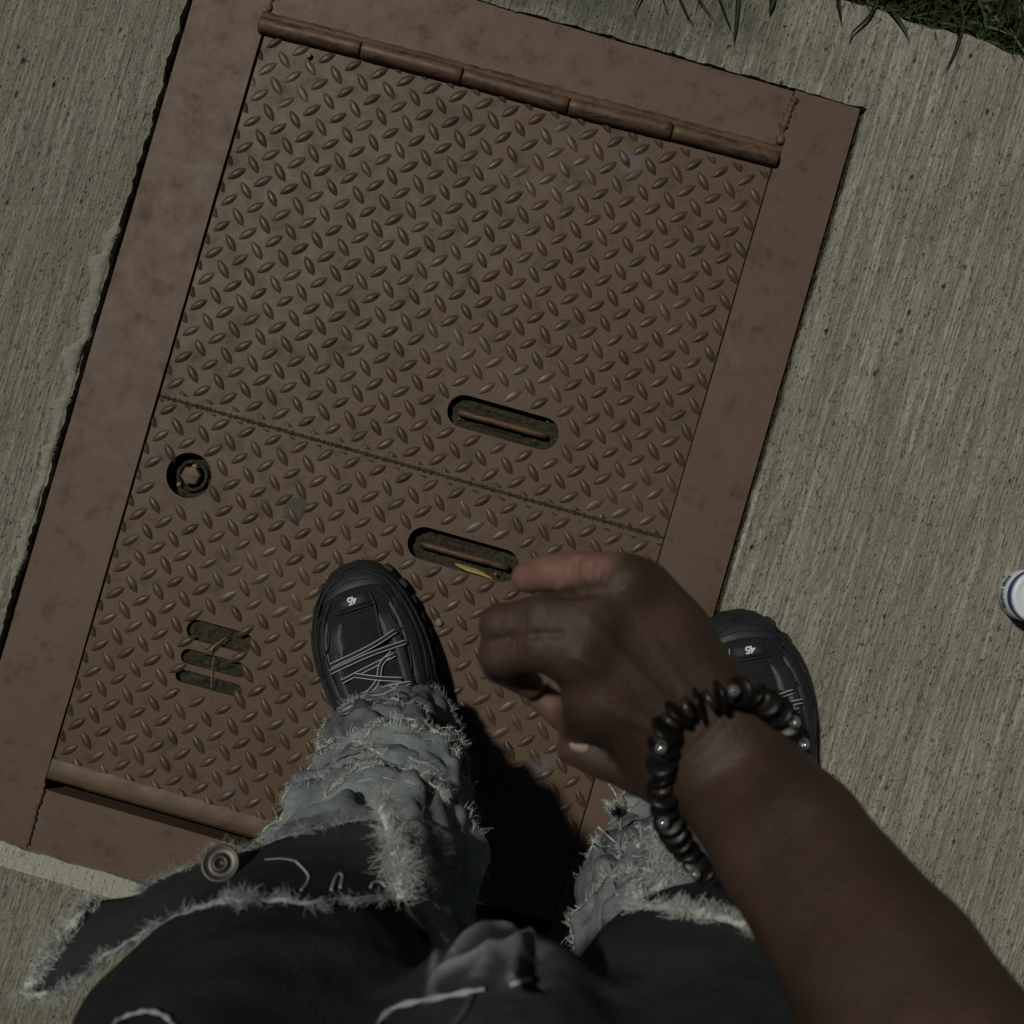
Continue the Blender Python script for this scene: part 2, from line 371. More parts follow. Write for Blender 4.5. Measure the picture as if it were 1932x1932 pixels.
long_blade([(1222,-40,.03),(1210,-10,.04),(1200,12,.03),(1196,30,.02)], .004, 'grass blade bending left, leftmost one over the concrete')
long_blade([(1578,-40,.03),(1582,0,.04),(1586,25,.035),(1588,46,.02)], .010, 'short blunt grass blade hanging by the bright concrete rim')
long_blade([(1660,-10,.03),(1640,30,.04),(1610,60,.035),(1602,84,.02)], .006, 'grass blade slanting down left from the lawn corner')
long_blade([(1672,10,.03),(1692,30,.045),(1708,55,.04),(1718,80,.02)], .006, 'grass blade slanting down right over the bright concrete rim')
long_blade([(1818,30,.03),(1812,65,.045),(1800,100,.04),(1780,140,.02)], .008, 'rightmost long grass blade slanting over the brushed concrete')
long_blade([(1245,-40,.03),(1250,-10,.04),(1255,10,.03),(1261,28,.02)], .004, 'small grass blade just right of the leftmost bent blade')
long_blade([(1462,-40,.03),(1458,-5,.05),(1455,12,.045),(1450,26,.03)], .014, 'stubby dark grass leaf at the top edge between the blades')

# ------------------------------------------------------------------ access hatch
hatch = empty('access_hatch', (0, 0, 0), ROT)
tag(hatch, 'brown painted steel access hatch with diamond plate covers set in the concrete', 'access hatch')
def bar(name, x0, y0, x1, y1, z0, z1, rough_edge=.0008, label=None, seed=0):
    n = 60; lp = ragged((x0,y0),(x1,y0),n,rough_edge,seed)+ragged((x1,y0),(x1,y1),n,rough_edge,seed+1)+ragged((x1,y1),(x0,y1),n,rough_edge,seed+2)+ragged((x0,y1),(x0,y0),n,rough_edge,seed+3)
    o = curve_sheet(name, [lp], z1-z0, z1, PAINT, hatch)
    bv = o.modifiers.new('bevel', 'BEVEL'); bv.width = .0009; bv.segments = 2; bv.limit_method = 'ANGLE'
    return o
bar('frame_bar', OUT_L, OUT_B, IN_L-.0005, OUT_T-.004, -.03, .002, .0007, seed=11)
bar('frame_bar', IN_R+.0006, OUT_B, OUT_R, OUT_T+.002, -.03, .002, .0006, seed=21)
o = curve_sheet('frame_bar', [[(IN_L+.001, hx(763)), (IN_R-.001, hx(790))] + ragged((IN_R-.001, OUT_T), (IN_L+.001, OUT_T-.002), 80, .0008, 31) + [(IN_L+.001, OUT_T-.002)]], .0315, .0015, PAINT, hatch)
bar('frame_bar', IN_L+.001, OUT_B, IN_R-.001, hx(-748), -.03, .0002, .0006, seed=41)
def bead(pts, r, mat=PAINT):
    gg = Geo(); c3 = catmull(pts, 10)
    c3 = [p + Vector((random.gauss(0,.0004), random.gauss(0,.0004), 0)) for p in c3]
    gg.tube(c3, lambda t: r*(.75+.8*noise.noise(V3((t*7, pts[0][1]*30, 1)))+.12*math.sin(t*60)), 8, flat=1)
    gg.build('weld_bead', mat, hatch, True)

bead([V3((IN_R+.0002, hx(806), .002)), V3((IN_R-.001, hx(840), .002)), V3((IN_R+.001, hx(875), .002)), V3((IN_R+.003, hx(898), .002))], .0056)
bead([V3((IN_L-.001, hx(775), .002)), V3((IN_L, hx(830), .002)), V3((IN_L, OUT_T/K*K-.006, .002))], .0042)
bead([V3((IN_L, hx(-738), .001)), V3((IN_L-.001, hx(-790), .001)), V3((IN_L+.001, hx(-858), .001))], .0036)
bead([V3((IN_R, hx(-738), .001)), V3((IN_R-.001, hx(-790), .001)), V3((IN_R+.001, hx(-858), .001))], .0036)
# cover plates with holes
def stadium(cx, cy, L, W, a=0, n=14):
    out = []
    for sgn, off in ((1, L/2-W/2), (-1, -(L/2-W/2))):
        for k in range(n+1):
            th = -math.pi/2 + math.pi*k/n + (0 if sgn > 0 else math.pi)
            x, y = off + W/2*math.cos(th), W/2*math.sin(th)
            out.append((cx + x*math.cos(a)-y*math.sin(a), cy + x*math.sin(a)+y*math.cos(a)))
    return out
def circ(cx, cy, r, n=36): return [(cx+r*math.cos(6.28318*k/n), cy+r*math.sin(6.28318*k/n)) for k in range(n)]
PG = hx(4.5)
seamL, seamR = hx(25), hx(33)
uL, uR, uT = IN_L+PG, IN_R-hx(1.8), hx(775)
lB = hx(-716)
s1 = H(949, 797); s2 = H(874, 1046); rh = H(357, 897)
sl = [(H(415, 1200), .080, .024), (H(404, 1251), .080, .0175), (H(394, 1288), .080, .0150)]
holes_up = [stadium(s1[0], s1[1], hx(216), hx(62), R(.5))]
holes_lo = [stadium(s2[0], s2[1], hx(216), hx(62), R(.5)), circ(rh[0], rh[1], hx(43))] + [stadium(p[0], p[1], L, W, R(1), 8) for p, L, W in sl]
PT = .0012
up = curve_sheet('cover_plate', [[(uL, seamL+hx(2.5)), (uR, seamR+hx(2.5)), (uR, uT), (uL, hx(758))]] + holes_up, .006, PT, PLATE, hatch)
lo = curve_sheet('cover_plate', [[(uL-hx(2), lB), (uR, lB+hx(6)), (uR, seamR-hx(2.5)), (uL, seamL-hx(2.5))]] + holes_lo, .006, PT, PLATE, hatch)
# raised lenses of the diamond pattern
def lens_mesh():
    v = []; f = []; n = 8; prof = [-1, -.8, -.5, -.2, .2, .5, .8, 1]
    L, W, Hh = .0256, .0098, .0036
    for i in range(n+1):
        t = -1 + 2*i/n; wloc = W/2*(1-abs(t)**1.9)**.85 + .0002
        for q in prof: v.append((t*L/2, q*wloc, Hh*max(0, 1-abs(q)**1.7)**.8*(1-abs(t)**2.2)))
    m_ = len(prof)
    for i in range(n):
        for k in range(m_-1): f.append((i*m_+k, (i+1)*m_+k, (i+1)*m_+k+1, i*m_+k+1))
    return np.array(v), f
LV, LF = lens_mesh()
def treads(plate, x0, x1, y0, y1, skips):
    v = []; f = []; pitch = hx(51.4); ox, oy = H(745*1, 0)[0], 0
    # lattice phase measured on the photograph
    a0 = H((600+333/1.756)/1.5652, (360/1.756)/1.5652)
    for kind in (0, 1):
        for i in range(-60, 60):
            for j in range(-60, 60):
                cx = a0[0] + (i + .5*kind)*pitch; cy = a0[1] + (j + .5*kind)*pitch
                if cx < x0-.012 or cx > x1+.012 or cy < y0-.012 or cy > y1+.012: continue
                if any(((cx-a)**2/(rx**2) + (cy-b)**2/(ry**2)) < 1 for a, b, rx, ry in skips): continue
                ang = R(46) if kind == 0 else R(-46); ang += random.gauss(0, .03)
                cs, sn = math.cos(ang), math.sin(ang); sc = random.uniform(.93, 1.05); zz = random.uniform(.6, 1.05)*(.55 if noise.noise(V3((cx*9, cy*9, 2))) > .33 else 1)
                q = np.empty_like(LV); q[:,0] = cx + (LV[:,0]*cs-LV[:,1]*sn)*sc; q[:,1] = cy + (LV[:,0]*sn+LV[:,1]*cs)*sc; q[:,2] = PT - .0001 + LV[:,2]*zz
                b = len(v)*1; n0 = sum(len(a) for a in v); v.append(q); f.extend([tuple(n0+k for k in t) for t in LF])
    vv = np.concatenate(v); me = bpy.data.meshes.new('raised_tread'); me.from_pydata(vv.tolist(), [], f)
    bm = bmesh.new(); bm.from_mesh(me)
    for co, no in (((x0,0,0),(-1,0,0)), ((x1,0,0),(1,0,0)), ((0,y0,0),(0,-1,0)), ((0,y1,0),(0,1,0))):
        bmesh.ops.bisect_plane(bm, geom=bm.verts[:]+bm.edges[:]+bm.faces[:], plane_co=co, plane_no=no, clear_outer=True)
    bm.to_mesh(me); bm.free()
    o = link('raised_tread', me, TREAD, plate, True); o['kind'] = 'stuff'
treads(up, uL+.001, uR-.001, seamR+hx(5), hx(748), [(s1[0], s1[1], hx(118), hx(44))])
treads(lo, uL, uR-.001, lB+hx(30), seamL-hx(5), [(s2[0], s2[1], hx(118), hx(44)), (rh[0], rh[1], hx(56), hx(56))] + [(p[0], p[1], L*.5, W*.5+.004) for p, L, W in sl])
# recess cups, dirt and lifting rods
def cup(cx, cy, loop, depth, name='recess_cup', dz=.0):
    gg = Geo(); lp = [V3((x, y, 0)) for x, y in loop]; n = len(lp)
    rows = [[p + V3((0,0,PT-.006)) for p in lp], [p + V3((0,0,-depth)) for p in lp]]
    gg.grid(rows, True); o = gg.build(name, VOID, hatch, True)
    # dirt floor: grid clipped to loop by shrinking rings
    gg = Geo(); c_ = V3((cx, cy, 0)); rr = []
    for k in range(14):
        fct = 1 - k/14
        rr.append([c_ + (p-c_)*fct + V3((0,0,-depth+.002+dz+.0060*noise.fractal(V3(((c_+(p-c_)*fct).x*120, (c_+(p-c_)*fct).y*120, 3)), 1, 2, 4))) for p in lp])
    gg.grid(rr, True); gg.f.append(tuple(len(gg.v)-n+i for i in range(n)))
    o2 = gg.build('packed_dirt', DIRT, hatch, True); o2['kind'] = 'stuff'
cup(s1[0], s1[1], stadium(s1[0], s1[1], hx(222), hx(68), R(.5)), .014)
cup(s2[0], s2[1], stadium(s2[0], s2[1], hx(222), hx(68), R(.5)), .018)
cup(rh[0], rh[1], circ(rh[0], rh[1], hx(46)), .020)
for p, L, W in sl: cup(p[0], p[1], stadium(p[0], p[1], L+.003, W+.003, R(1), 8), .0090, dz=.0012)
def rod(a, b, z):
    gg = Geo(); a = V3((*H(*a), z)); b = V3((*H(*b), z)); n = 12
    pts = [a + V3((0,0,-.008))] + [a.lerp(b, i/n) + V3((0, 0, .0015*math.sin(math.pi*i/n))) for i in range(n+1)] + [b + V3((0,0,-.008))]
    gg.tube(pts, .0040, 10); gg.build('lifting_rod', HINGE, hatch, True)
rod((868, 778), (1028, 822), -.0035); rod((796, 1027), (955, 1071), -.006)
gg = Geo()
hexr = hx(20)
for z0, z1, r0 in ((-.020, -.004, hexr),):
    ring = [[V3((rh[0]+r0*s_*math.cos(6.28318*k/6+.3), rh[1]+r0*s_*math.sin(6.28318*k/6+.3), z)) for k in range(6)] for s_, z in ((1, z0), (1, z1-.002), (.86, z1), (.02, z1+.0005))]
    gg.grid(ring, True)
gg.build('hex_bolt', HINGE, hatch, True, smooth=False)
gg = Geo(); gg.tube([V3((rh[0]+hx(27)*math.cos(t), rh[1]+hx(27)*math.sin(t), -.014)) for t in np.linspace(0, 6.28, 30)[:-1]], .0025, 8, closed=True); gg.build('washer', DIRT, hatch, True)
# seam dirt
gg = Geo(); g = gg
ridge((uL, seamL), (uR, seamR), .0062, .0006, .0022, 500, 8); ridge((uL-hx(3.5), lB), (uL-hx(3.5), seamL), .003, -.006, .003, 300, 9); ridge((uL-hx(2.5), seamL), (uL-hx(2.5), hx(740)), .003, -.009, .003, 300, 10)
o = gg.build('seam_dirt', DIRT, hatch, True); o['kind'] = 'stuff'
# hinge barrel of five knuckles
hp = [H(490, 49), H(683, 97), H(873, 147), H(1072, 203), H(1266, 251), H(1466, 303)]
for i in range(5):
    a = V3((*hp[i], .0045)); b = V3((*hp[i+1], .0045)); d = (b-a).normalized(); a = a + d*.0012; b = b - d*.0008
    gg = Geo(); n = 14; r0 = .0096 + (.0006 if i % 2 else 0)
    pts = [a, a + d*.0008] + [a.lerp(b, k/n) for k in range(1, n)] + [b - d*.0008, b]
    gg.tube(pts, lambda t: r0*(.93 if t < .02 or t > .98 else 1) * (1+.012*math.sin(t*40+i)), 20)
    gg.build('hinge_knuckle', HINGE, hatch, True)
# caulk line / leaf of the hinge on the frame
gg = Geo(); gg.tube([V3((*hp[0], .0045)).lerp(V3((*hp[5], .0045)), t) for t in (0.003, .997)], .0055, 10); gg.build('hinge_pin', HINGE, hatch, True)
gg = Geo(); rows = []
for k in range(81):
    p = V3((*hp[0], 0)).lerp(V3((*hp[5], 0)), k/80); j = random.gauss(0, .0006)
    rows.append([p+V3((0, .0075, .006)), p+V3((0, .0125+j, .0052)), p+V3((0, .0165+j, .0042)), p+V3((0, .018+j, .0012))])
gg.grid(rows); gg.build('hinge_leaf', HINGE, hatch, True)
# near hinge: flattened lip on the lower cover
gg = Geo(); rows = []
for k in range(101):
    t = k/100; p = V3((uL-hx(3) + (uR-uL+hx(3))*t, lB+hx(6)*t, 0)); j = .0010*noise.fractal(V3((t*30, 1, 1)), 1, 2, 3)
    rows.append([p+V3((0, .018+j*3, PT-.0002)), p+V3((0, .013+j*2, .0026)), p+V3((0, .005, .0040+j)), p+V3((0, -.003+j, .0040+j)), p+V3((0, -.0070+j, .001)), p+V3((0, -.0072, -.012))])
gg.grid(rows); gg.build('hinge_lip', PLATE, hatch, True)
# flakes of scale lying on the plates and the bare patch
def blob(cx, cy, r, n, z, mat, name, h=.0008, parent=hatch, jag=.4, seed=0):
    gg = Geo(); lp = []
    for k in range(n):
        th = 6.28318*k/n; rr = r*(1+jag*noise.fractal(V3((math.cos(th)*1.7, math.sin(th)*1.7, seed)), 1, 2, 3))
        lp.append(V3((cx+rr*math.cos(th), cy+rr*math.sin(th), z)))
    c_ = V3((cx, cy, z))
    gg.grid([lp, [c_+(p-c_)*.9+V3((0,0,h)) for p in lp], [c_+(p-c_)*.5+V3((0,0,h)) for p in lp]], True); gg.f.append(tuple(len(gg.v)-n+i for i in range(n)))
    return gg.build(name, mat, parent, True)
gm = H(557, 958); blob(gm[0], gm[1], hx(23), 40, PT-.0001, GUM, 'grey_patch', .0010, lo, .55, 3)

# cross thread and litter over the three slots: small dry stalks
def stalk(pts, r, label, mat=GRIT):
    gg = Geo(); gg.tube(catmull([V3((*H(a, b), z)) for a, b, z in pts], 5), r, 5)
    o = gg.build('dry_stalk', mat); o.matrix_basis = Matrix.Rotation(ROT, 4, 'Z'); tag(o, label, 'stalk', 'dry stalks on the slotted cover')
stalk([(400,1235,.004),(405,1221,.006),(414,1212,.006),(428,1202,.004)], .0007, 'pale bent dry stalk lying across the uppermost slot')
stalk([(372,1212,.004),(388,1225,.005),(402,1236,.004)], .0005, 'thin dark dry stalk meeting the pale stalk in the slots')
stalk([(405,1240,.003),(402,1262,.004),(400,1298,.003)], .0006, 'straight dry stalk crossing the two lower slots')
# curled yellow leaf in the near recess
lf = [(858,1063),(880,1072),(905,1080),(930,1092)]
gg = Geo(); rows = []; cc = catmull([V3((*H(a, b), -.001 + .003*i/3)) for i, (a, b) in enumerate(lf)], 6)
for i, p in enumerate(cc):
    t = i/(len(cc)-1); ww = .0030*math.sin(math.pi*(.08+.9*t))**.8; rows.append([p+V3((0,ww,.002)), p+V3((.0005,0,-.0005)), p+V3((0,-ww,.0015))])
gg.grid(rows); o = gg.build('dry_leaf', LEAF); o.matrix_basis = Matrix.Rotation(ROT, 4, 'Z'); tag(o, 'curled yellow dry leaf on the edge of the near lifting recess', 'leaf')
# small stones
def stone(dx, dy, r, label, z0=0.002):
    bm = bmesh.new(); bmesh.ops.create_icosphere(bm, subdivisions=2, radius=r)
    sd_ = random.random()*50
    for v in bm.verts: v.co *= 1 + .5*noise.noise(v.co*(.8/r)+V3((sd_,0,0))); v.co.z *= .7
    o = bmobj('pebble', bm, GRIT); o.location = P(dx, dy, z0 + r*.4); tag(o, label, 'pebble', 'small stones on the hatch')
stone(828, 1174, .0045, 'small beige stone lying right of the left sneaker')
stone(338, 913, .0026, 'pale grain at the lower left rim of the round bolt hole', -.008)
stone(368, 880, .0032, 'pale crumb at the upper rim of the round bolt hole', -.008)
stone(866, 790, .0012, 'tiny bright grain at the left end of the far lifting recess', -.006)
stone(1033, 796, .0012, 'tiny bright grain at the right end of the far lifting recess', -.006)
stone(935, 1083, .0016, 'tiny bright grain beside the yellow leaf', -.006)
stone(582, 104, .0038, 'small dark clod just below the far left hinge knuckle', .003)

# ------------------------------------------------------------------ white tub at the right edge
tb = P(1926, 1121, 0); tub = empty('plastic_tub', (tb.x, tb.y, .004)); tag(tub, 'small round white plastic tub with a blue band standing on the concrete', 'tub')
def lathe(name, prof, mat, parent, n=64):
    gg = Geo(); gg.grid([[V3((r_*math.cos(6.28318*k/n), r_*math.sin(6.28318*k/n), z)) for k in range(n)] for r_, z in prof], True)
    return gg.build(name, mat, parent, True)
TR = .0300
lathe('tub_wall', [(TR-.004,0),(TR-.001,.0008),(TR,.003),(TR,.027),(TR-.0006,.0275)], WPL, tub)
lathe('blue_band', [(TR-.0006,.0272),(TR+.0002,.0276),(TR+.0002,.0355),(TR-.001,.0366)], BPL, tub)
lathe('lid', [(TR-.001,.0364),(TR+.0004,.037),(TR+.0004,.0405),(TR-.001,.042),(TR-.004,.0425),(TR-.006,.0418),(.018,.0418),(.017,.0424),(.016,.0418),(.010,.0418),(.009,.0423),(.008,.0418),(.0005,.0418)], WPL, tub)
for a0_, a1_, nn in ((R(168), R(208), 9), (R(134), R(158), 7)):
    for k in range(nn):
        th = a0_ + (a1_-a0_)*k/(nn-1); bm = bmesh.new(); hh = random.choice((.006, .0075, .009))
        box(bm, -.0006, -.0004, .0125-hh/2+.002, .0006, .0004, .0125+hh/2+.002)
        box(bm, -.0006, -.0004, .011+random.uniform(-.002,.004), .0013, .0004, .0125+random.uniform(0,.003))
        o = bmobj('printed_character', bm, INK, tub, True, False); o.location = ((TR)*math.cos(th), (TR)*math.sin(th), 0); o.rotation_euler.z = th - math.pi/2

# ------------------------------------------------------------------ SDF surfacing
def surface_nets(F, org, h):
    nx, ny, nz = F.shape; ins = F < 0
    c = [ins[i:nx-1+i, j:ny-1+j, k:nz-1+k] for i in (0,1) for j in (0,1) for k in (0,1)]
    cnt = sum(a.astype(np.int8) for a in c); act = (cnt > 0) & (cnt < 8)
    idx = -np.ones(act.shape, np.int64); I, J, L = np.nonzero(act); idx[I, J, L] = np.arange(len(I))
    acc = np.zeros((len(I), 3)); num = np.zeros(len(I)); offs = [(i,j,k) for i in (0,1) for j in (0,1) for k in (0,1)]
    vals = {o_: F[I+o_[0], J+o_[1], L+o_[2]] for o_ in offs}
    for a in offs:
        for ax in range(3):
            if a[ax] == 1: continue
            b = list(a); b[ax] = 1; b = tuple(b); va, vb = vals[a], vals[b]; cr = (va < 0) != (vb < 0)
            t = np.where(cr, va/(va-vb+1e-12), 0); p = np.array(a, float)[None, :].repeat(len(I), 0); p[:, ax] += t
            acc += p*cr[:, None]; num += cr
    v = (acc/num[:, None] + np.stack([I, J, L], 1))*h + np.array(org)
    faces = []
    for ax in range(3):
        sl0 = [slice(None)]*3; sl1 = [slice(None)]*3; sl0[ax] = slice(0, -1); sl1[ax] = slice(1, None)
        a, b = ins[tuple(sl0)], ins[tuple(sl1)]; ch = a != b; o1, o2 = [q for q in range(3) if q != ax]
        E = np.stack(np.nonzero(ch), 1); keep = (E[:, o1] > 0) & (E[:, o2] > 0) & (E[:, o1] < idx.shape[o1]) & (E[:, o2] < idx.shape[o2]); E = E[keep]
        def g_(d1, d2):
            q = E.copy(); q[:, o1] -= d1; q[:, o2] -= d2; return idx[q[:,0], q[:,1], q[:,2]]
        quad = np.stack([g_(1,1), g_(0,1), g_(0,0), g_(1,0)], 1); flip = a[E[:,0], E[:,1], E[:,2]]
        if ax == 1: flip = ~flip
        quad[~flip] = quad[~flip][:, ::-1]; faces.append(quad)
    fc = np.concatenate(faces); return v, fc[(fc >= 0).all(1)]
class SDF:
    def __init__(s, lo, hi, h):
        s.lo = np.array(lo, float); s.h = h; s.n = np.ceil((np.array(hi)-s.lo)/h).astype(int)+1
        s.F = np.full(s.n, 1.0, np.float32)
    def cone(s, a, b, ra, rb, k=.008, flat=None):
        a = np.array(a); b = np.array(b); m_ = max(ra, rb)+3*k+.004
        i0 = np.maximum(0, np.floor((np.minimum(a, b)-m_-s.lo)/s.h).astype(int)); i1 = np.minimum(s.n, np.ceil((np.maximum(a, b)+m_-s.lo)/s.h).astype(int)+1)
        if (i1 <= i0).any(): return
        X, Y, Z = [((np.arange(i0[q], i1[q]))*s.h+s.lo[q]).astype(np.float32) for q in range(3)]
        X = X[:, None, None]; Y = Y[None, :, None]; Z = Z[None, None, :]
        d = b-a; L2 = max(1e-9, float(d@d)); px, py, pz = X-a[0], Y-a[1], Z-a[2]
        t = np.clip((px*d[0]+py*d[1]+pz*d[2])/L2, 0, 1)
        qx, qy, qz = px-t*d[0], py-t*d[1], pz-t*d[2]
        if flat is not None:   # squash along unit vector n by factor
            n, fct = flat; dn = qx*n[0]+qy*n[1]+qz*n[2]; e = (1/fct**2-1); D = np.sqrt(np.maximum(0, qx*qx+qy*qy+qz*qz + e*dn*dn))
        else: D = np.sqrt(qx*qx+qy*qy+qz*qz)
        D = D-(ra+(rb-ra)*t); sub = s.F[i0[0]:i1[0], i0[1]:i1[1], i0[2]:i1[2]]
        hh = np.clip(.5+.5*(sub-D)/k, 0, 1); sub[...] = sub*(1-hh)+D*hh-k*hh*(1-hh)
    def mesh(s): return surface_nets(s.F, s.lo, s.h)

# ------------------------------------------------------------------ the person
person = empty('person', (.06, -.30, 0)); tag(person, 'person in ripped charcoal jeans and black sneakers holding one loosely curled hand out', 'person')
# arm and hand, one continuous skin
wr = P(1372, 1442, .755); c2 = P(1488, 1588, .80); c3 = P(1672, 1842, .855); elb = P(1965, 2270, .925)
sh = V3((.25, -.46, 1.38))
ax = (wr - P(1085, 1215, .77)).normalized()
sdf = SDF((-.03, -.56, .66), (.36, .02, 1.46), .0025) if False else None
A = SDF((-.05, -.36, .66), (.30, .0, .96), .0015)
up3 = V3((0, 0, 1)); sidev = ax.cross(up3).normalized()
fa = (c3 - wr).normalized(); sf = fa.cross(up3).normalized()
def two(a, b, ra, rb, off_a, off_b, k=.006):
    for sg in (-1, 1): A.cone(a + sf*off_a*sg, b + sf*off_b*sg, ra, rb, k)
two(wr, c2, .0222, .0256, .0095, .0090); two(c2, c3, .0256, .0310, .0090, .0082); two(c3, elb, .0310, .036, .0082, .006)
# palm
mcp = {'index': P(1128, 1318, .772), 'middle': P(1088, 1232, .780), 'ring': P(1108, 1168, .776), 'little': P(1176, 1108, .770)}
wb = wr + (mcp['middle']-wr)*.10
heel = {'index': P(1335, 1440, .755), 'middle': P(1345, 1400, .758), 'ring': P(1352, 1370, .756), 'little': P(1362, 1348, .752)}
for q, rr in (('index', .0145), ('middle', .0150), ('ring', .0145), ('little', .0135)):
    A.cone(wr + (heel[q]-wr)*.5, heel[q], .020, .017, .015); A.cone(heel[q], mcp[q] - V3((0,0,.004)), .0172, rr-.001, .014)
    A.cone(heel[q]-V3((0,0,.010)), mcp[q]-V3((0,0,.014)), .015, .010, .012)
A.cone(P(1270, 1200, .750), P(1310, 1300, .752), .016, .018, .015)      # outer edge of the hand
A.cone(P(1215, 1110, .755), P(1270, 1200, .750), .014, .017, .012)
A.cone(P(1150,1340,.752), P(1240, 1430, .750), .013, .016, .012)         # web towards the thumb
def finger(pts, rad, k0=.012):
    for i in range(len(pts)-1):
        A.cone(pts[i], pts[i+1], rad[i], rad[i+1], k0 if i == 0 else .0024)
little = [mcp['little']+V3((0,.003,0)), P(1100, 1078, .762), P(1035, 1080, .757), P(994, 1090, .752)]
finger(little, [.0108, .0096, .0092, .0080])
ring_ = [mcp['ring'], P(1025, 1160, .779), P(945, 1180, .770), P(940, 1192, .748), P(972, 1205, .732)]
finger(ring_, [.0118, .0100, .0103, .0086, .0078])
mid_ = [mcp['middle'], P(1020, 1222, .780), P(944, 1235, .768), P(944, 1256, .746), P(1000, 1292, .733)]
finger(mid_, [.0122, .0105, .0106, .0090, .0074])
idx_ = [mcp['index'], P(1108, 1350, .752), P(1092, 1368, .738), P(1062, 1345, .724), P(1022, 1316, .722)]
finger(idx_, [.0128, .0108, .0102, .0086, .0076])
thb = [P(1300, 1480, .742), P(1215, 1452, .738), P(1140, 1428, .738), P(1082, 1412, .737)]
finger(thb, [.0175, .0135, .0112, .0088], .012)
v, f = A.mesh()
# soften
def laplace(v, f, it, lam=.5):
    e = np.concatenate([f[:, [0,1]], f[:, [1,2]], f[:, [2,3]], f[:, [3,0]]]); e = np.concatenate([e, e[:, ::-1]])
    deg = np.bincount(e[:,0], minlength=len(v))[:, None].clip(1)
    for _ in range(it):
        a = np.stack([np.bincount(e[:,0], v[e[:,1], q], minlength=len(v)) for q in range(3)], 1)/deg
        v = v + (a-v)*lam
    return v
v = laplace(v, f, 6)
arm = pymesh('bare_arm', v.tolist(), f.tolist(), SKIN, person)
# lighter palm-side skin: inner faces of the fingers
att = arm.data.attributes.new('palm', 'FLOAT', 'POINT'); pal = np.zeros(len(v))
def near(a, b, r):
    a = np.array(a); b = np.array(b); d = b-a; t = np.clip(((v-a)@d)/(d@d), 0, 1); return np.linalg.norm(v-a-t[:, None]*d, axis=1) < r
lit = near(little[0]+(little[1]-little[0])*.35, little[3], .0128)
pal[lit] = 1.0
for a, b, r in ((mid_[3], mid_[4], .0105), (ring_[3], ring_[4], .010), (idx_[3], idx_[4], .0095), (thb[2]-V3((0,0,.008)), thb[3]-V3((0,0,.008)), .008)): pal[near(a, b, r)] = .7
low = (v[:,2] < .742) & near(heel['index'], mcp['index'], .06); pal[low] = np.maximum(pal[low], .35)
for _ in range(12):
    e = np.concatenate([f[:, [0,1]], f[:, [1,2]], f[:, [2,3]], f[:, [3,0]]]); e = np.concatenate([e, e[:, ::-1]]); pal = .4*pal + .6*np.bincount(e[:,0], pal[e[:,1]], minlength=len(v))/np.bincount(e[:,0], minlength=len(v)).clip(1)
att.data.foreach_set('value', pal.astype(np.float32))
# creases on the little finger
def crease(p, q, depth, wdt):
    p = np.array(p); q = np.array(q)
    me = arm.data; co = np.empty(len(v)*3); me.vertices.foreach_get('co', co); co = co.reshape(-1,3); no = np.empty(len(v)*3); me.vertices.foreach_get('normal', no); no = no.reshape(-1,3)
    d = q-p; t = np.clip(((co-p)@d)/(d@d), 0, 1); dd = np.linalg.norm(co-p-t[:, None]*d, axis=1)
    co -= no*(depth*np.exp(-(dd/wdt)**2))[:, None]; me.vertices.foreach_set('co', co.ravel()); me.update()
for q_, h0 in (('index', -.0013), ('middle', -.0016), ('ring', -.0014), ('little', -.0010)):
    a_ = wr + V3((0, 0, .024)); b_ = mcp[q_] + V3((0, 0, .013)); crease(a_.lerp(b_, .45), b_, h0, .0030)
from mathutils.bvhtree import BVHTree
def onarm(x, y):
    d = (P(x, y, .3)-V3((0,0,CAM_H))).normalized(); h = bvhA.ray_cast(V3((0,0,CAM_H)), d); return h[0]
bvhA = BVHTree.FromPolygons([tuple(p) for p in v], [tuple(q) for q in f.tolist()])
for pts, dp, wd in (([(1088,1058),(1084,1080),(1087,1114)], .0030, .0016), ([(1116,1068),(1112,1095),(1120,1114)], .0016, .0014), ([(1140,1062),(1130,1090),(1112,1118)], .0014, .0012), ([(1150,1075),(1142,1100)], .0010, .0012),
                    ([(1060,1196),(1010,1198),(960,1204),(930,1208)], .0016, .0018), ([(1128,1120),(1090,1122),(1060,1124)], .0016, .0020),
                    ([(985,1150),(990,1175),(986,1195)], .0008, .0010), ([(975,1150),(979,1175),(976,1195)], .0009, .0010), ([(966,1150),(969,1175),(966,1195)], .0007, .0010), ([(984,1212),(988,1235),(984,1262)], .0008, .0010), ([(972,1212),(976,1235),(972,1262)], .0009, .0010),
                    ([(1150,1400),(1158,1420),(1156,1440)], .0012, .0012), ([(1162,1402),(1170,1422),(1168,1442)], .0009, .0010), ([(1298,1420),(1330,1390),(1362,1350)], .0006, .0016), ([(1312,1432),(1345,1400),(1376,1362)], .0006, .0016)):
    q = [onarm(*p_) for p_ in pts]; q = [p_ for p_ in q if p_ is not None]
    for a_, b_ in zip(q, q[1:]): crease(a_, b_, dp*.75, wd)
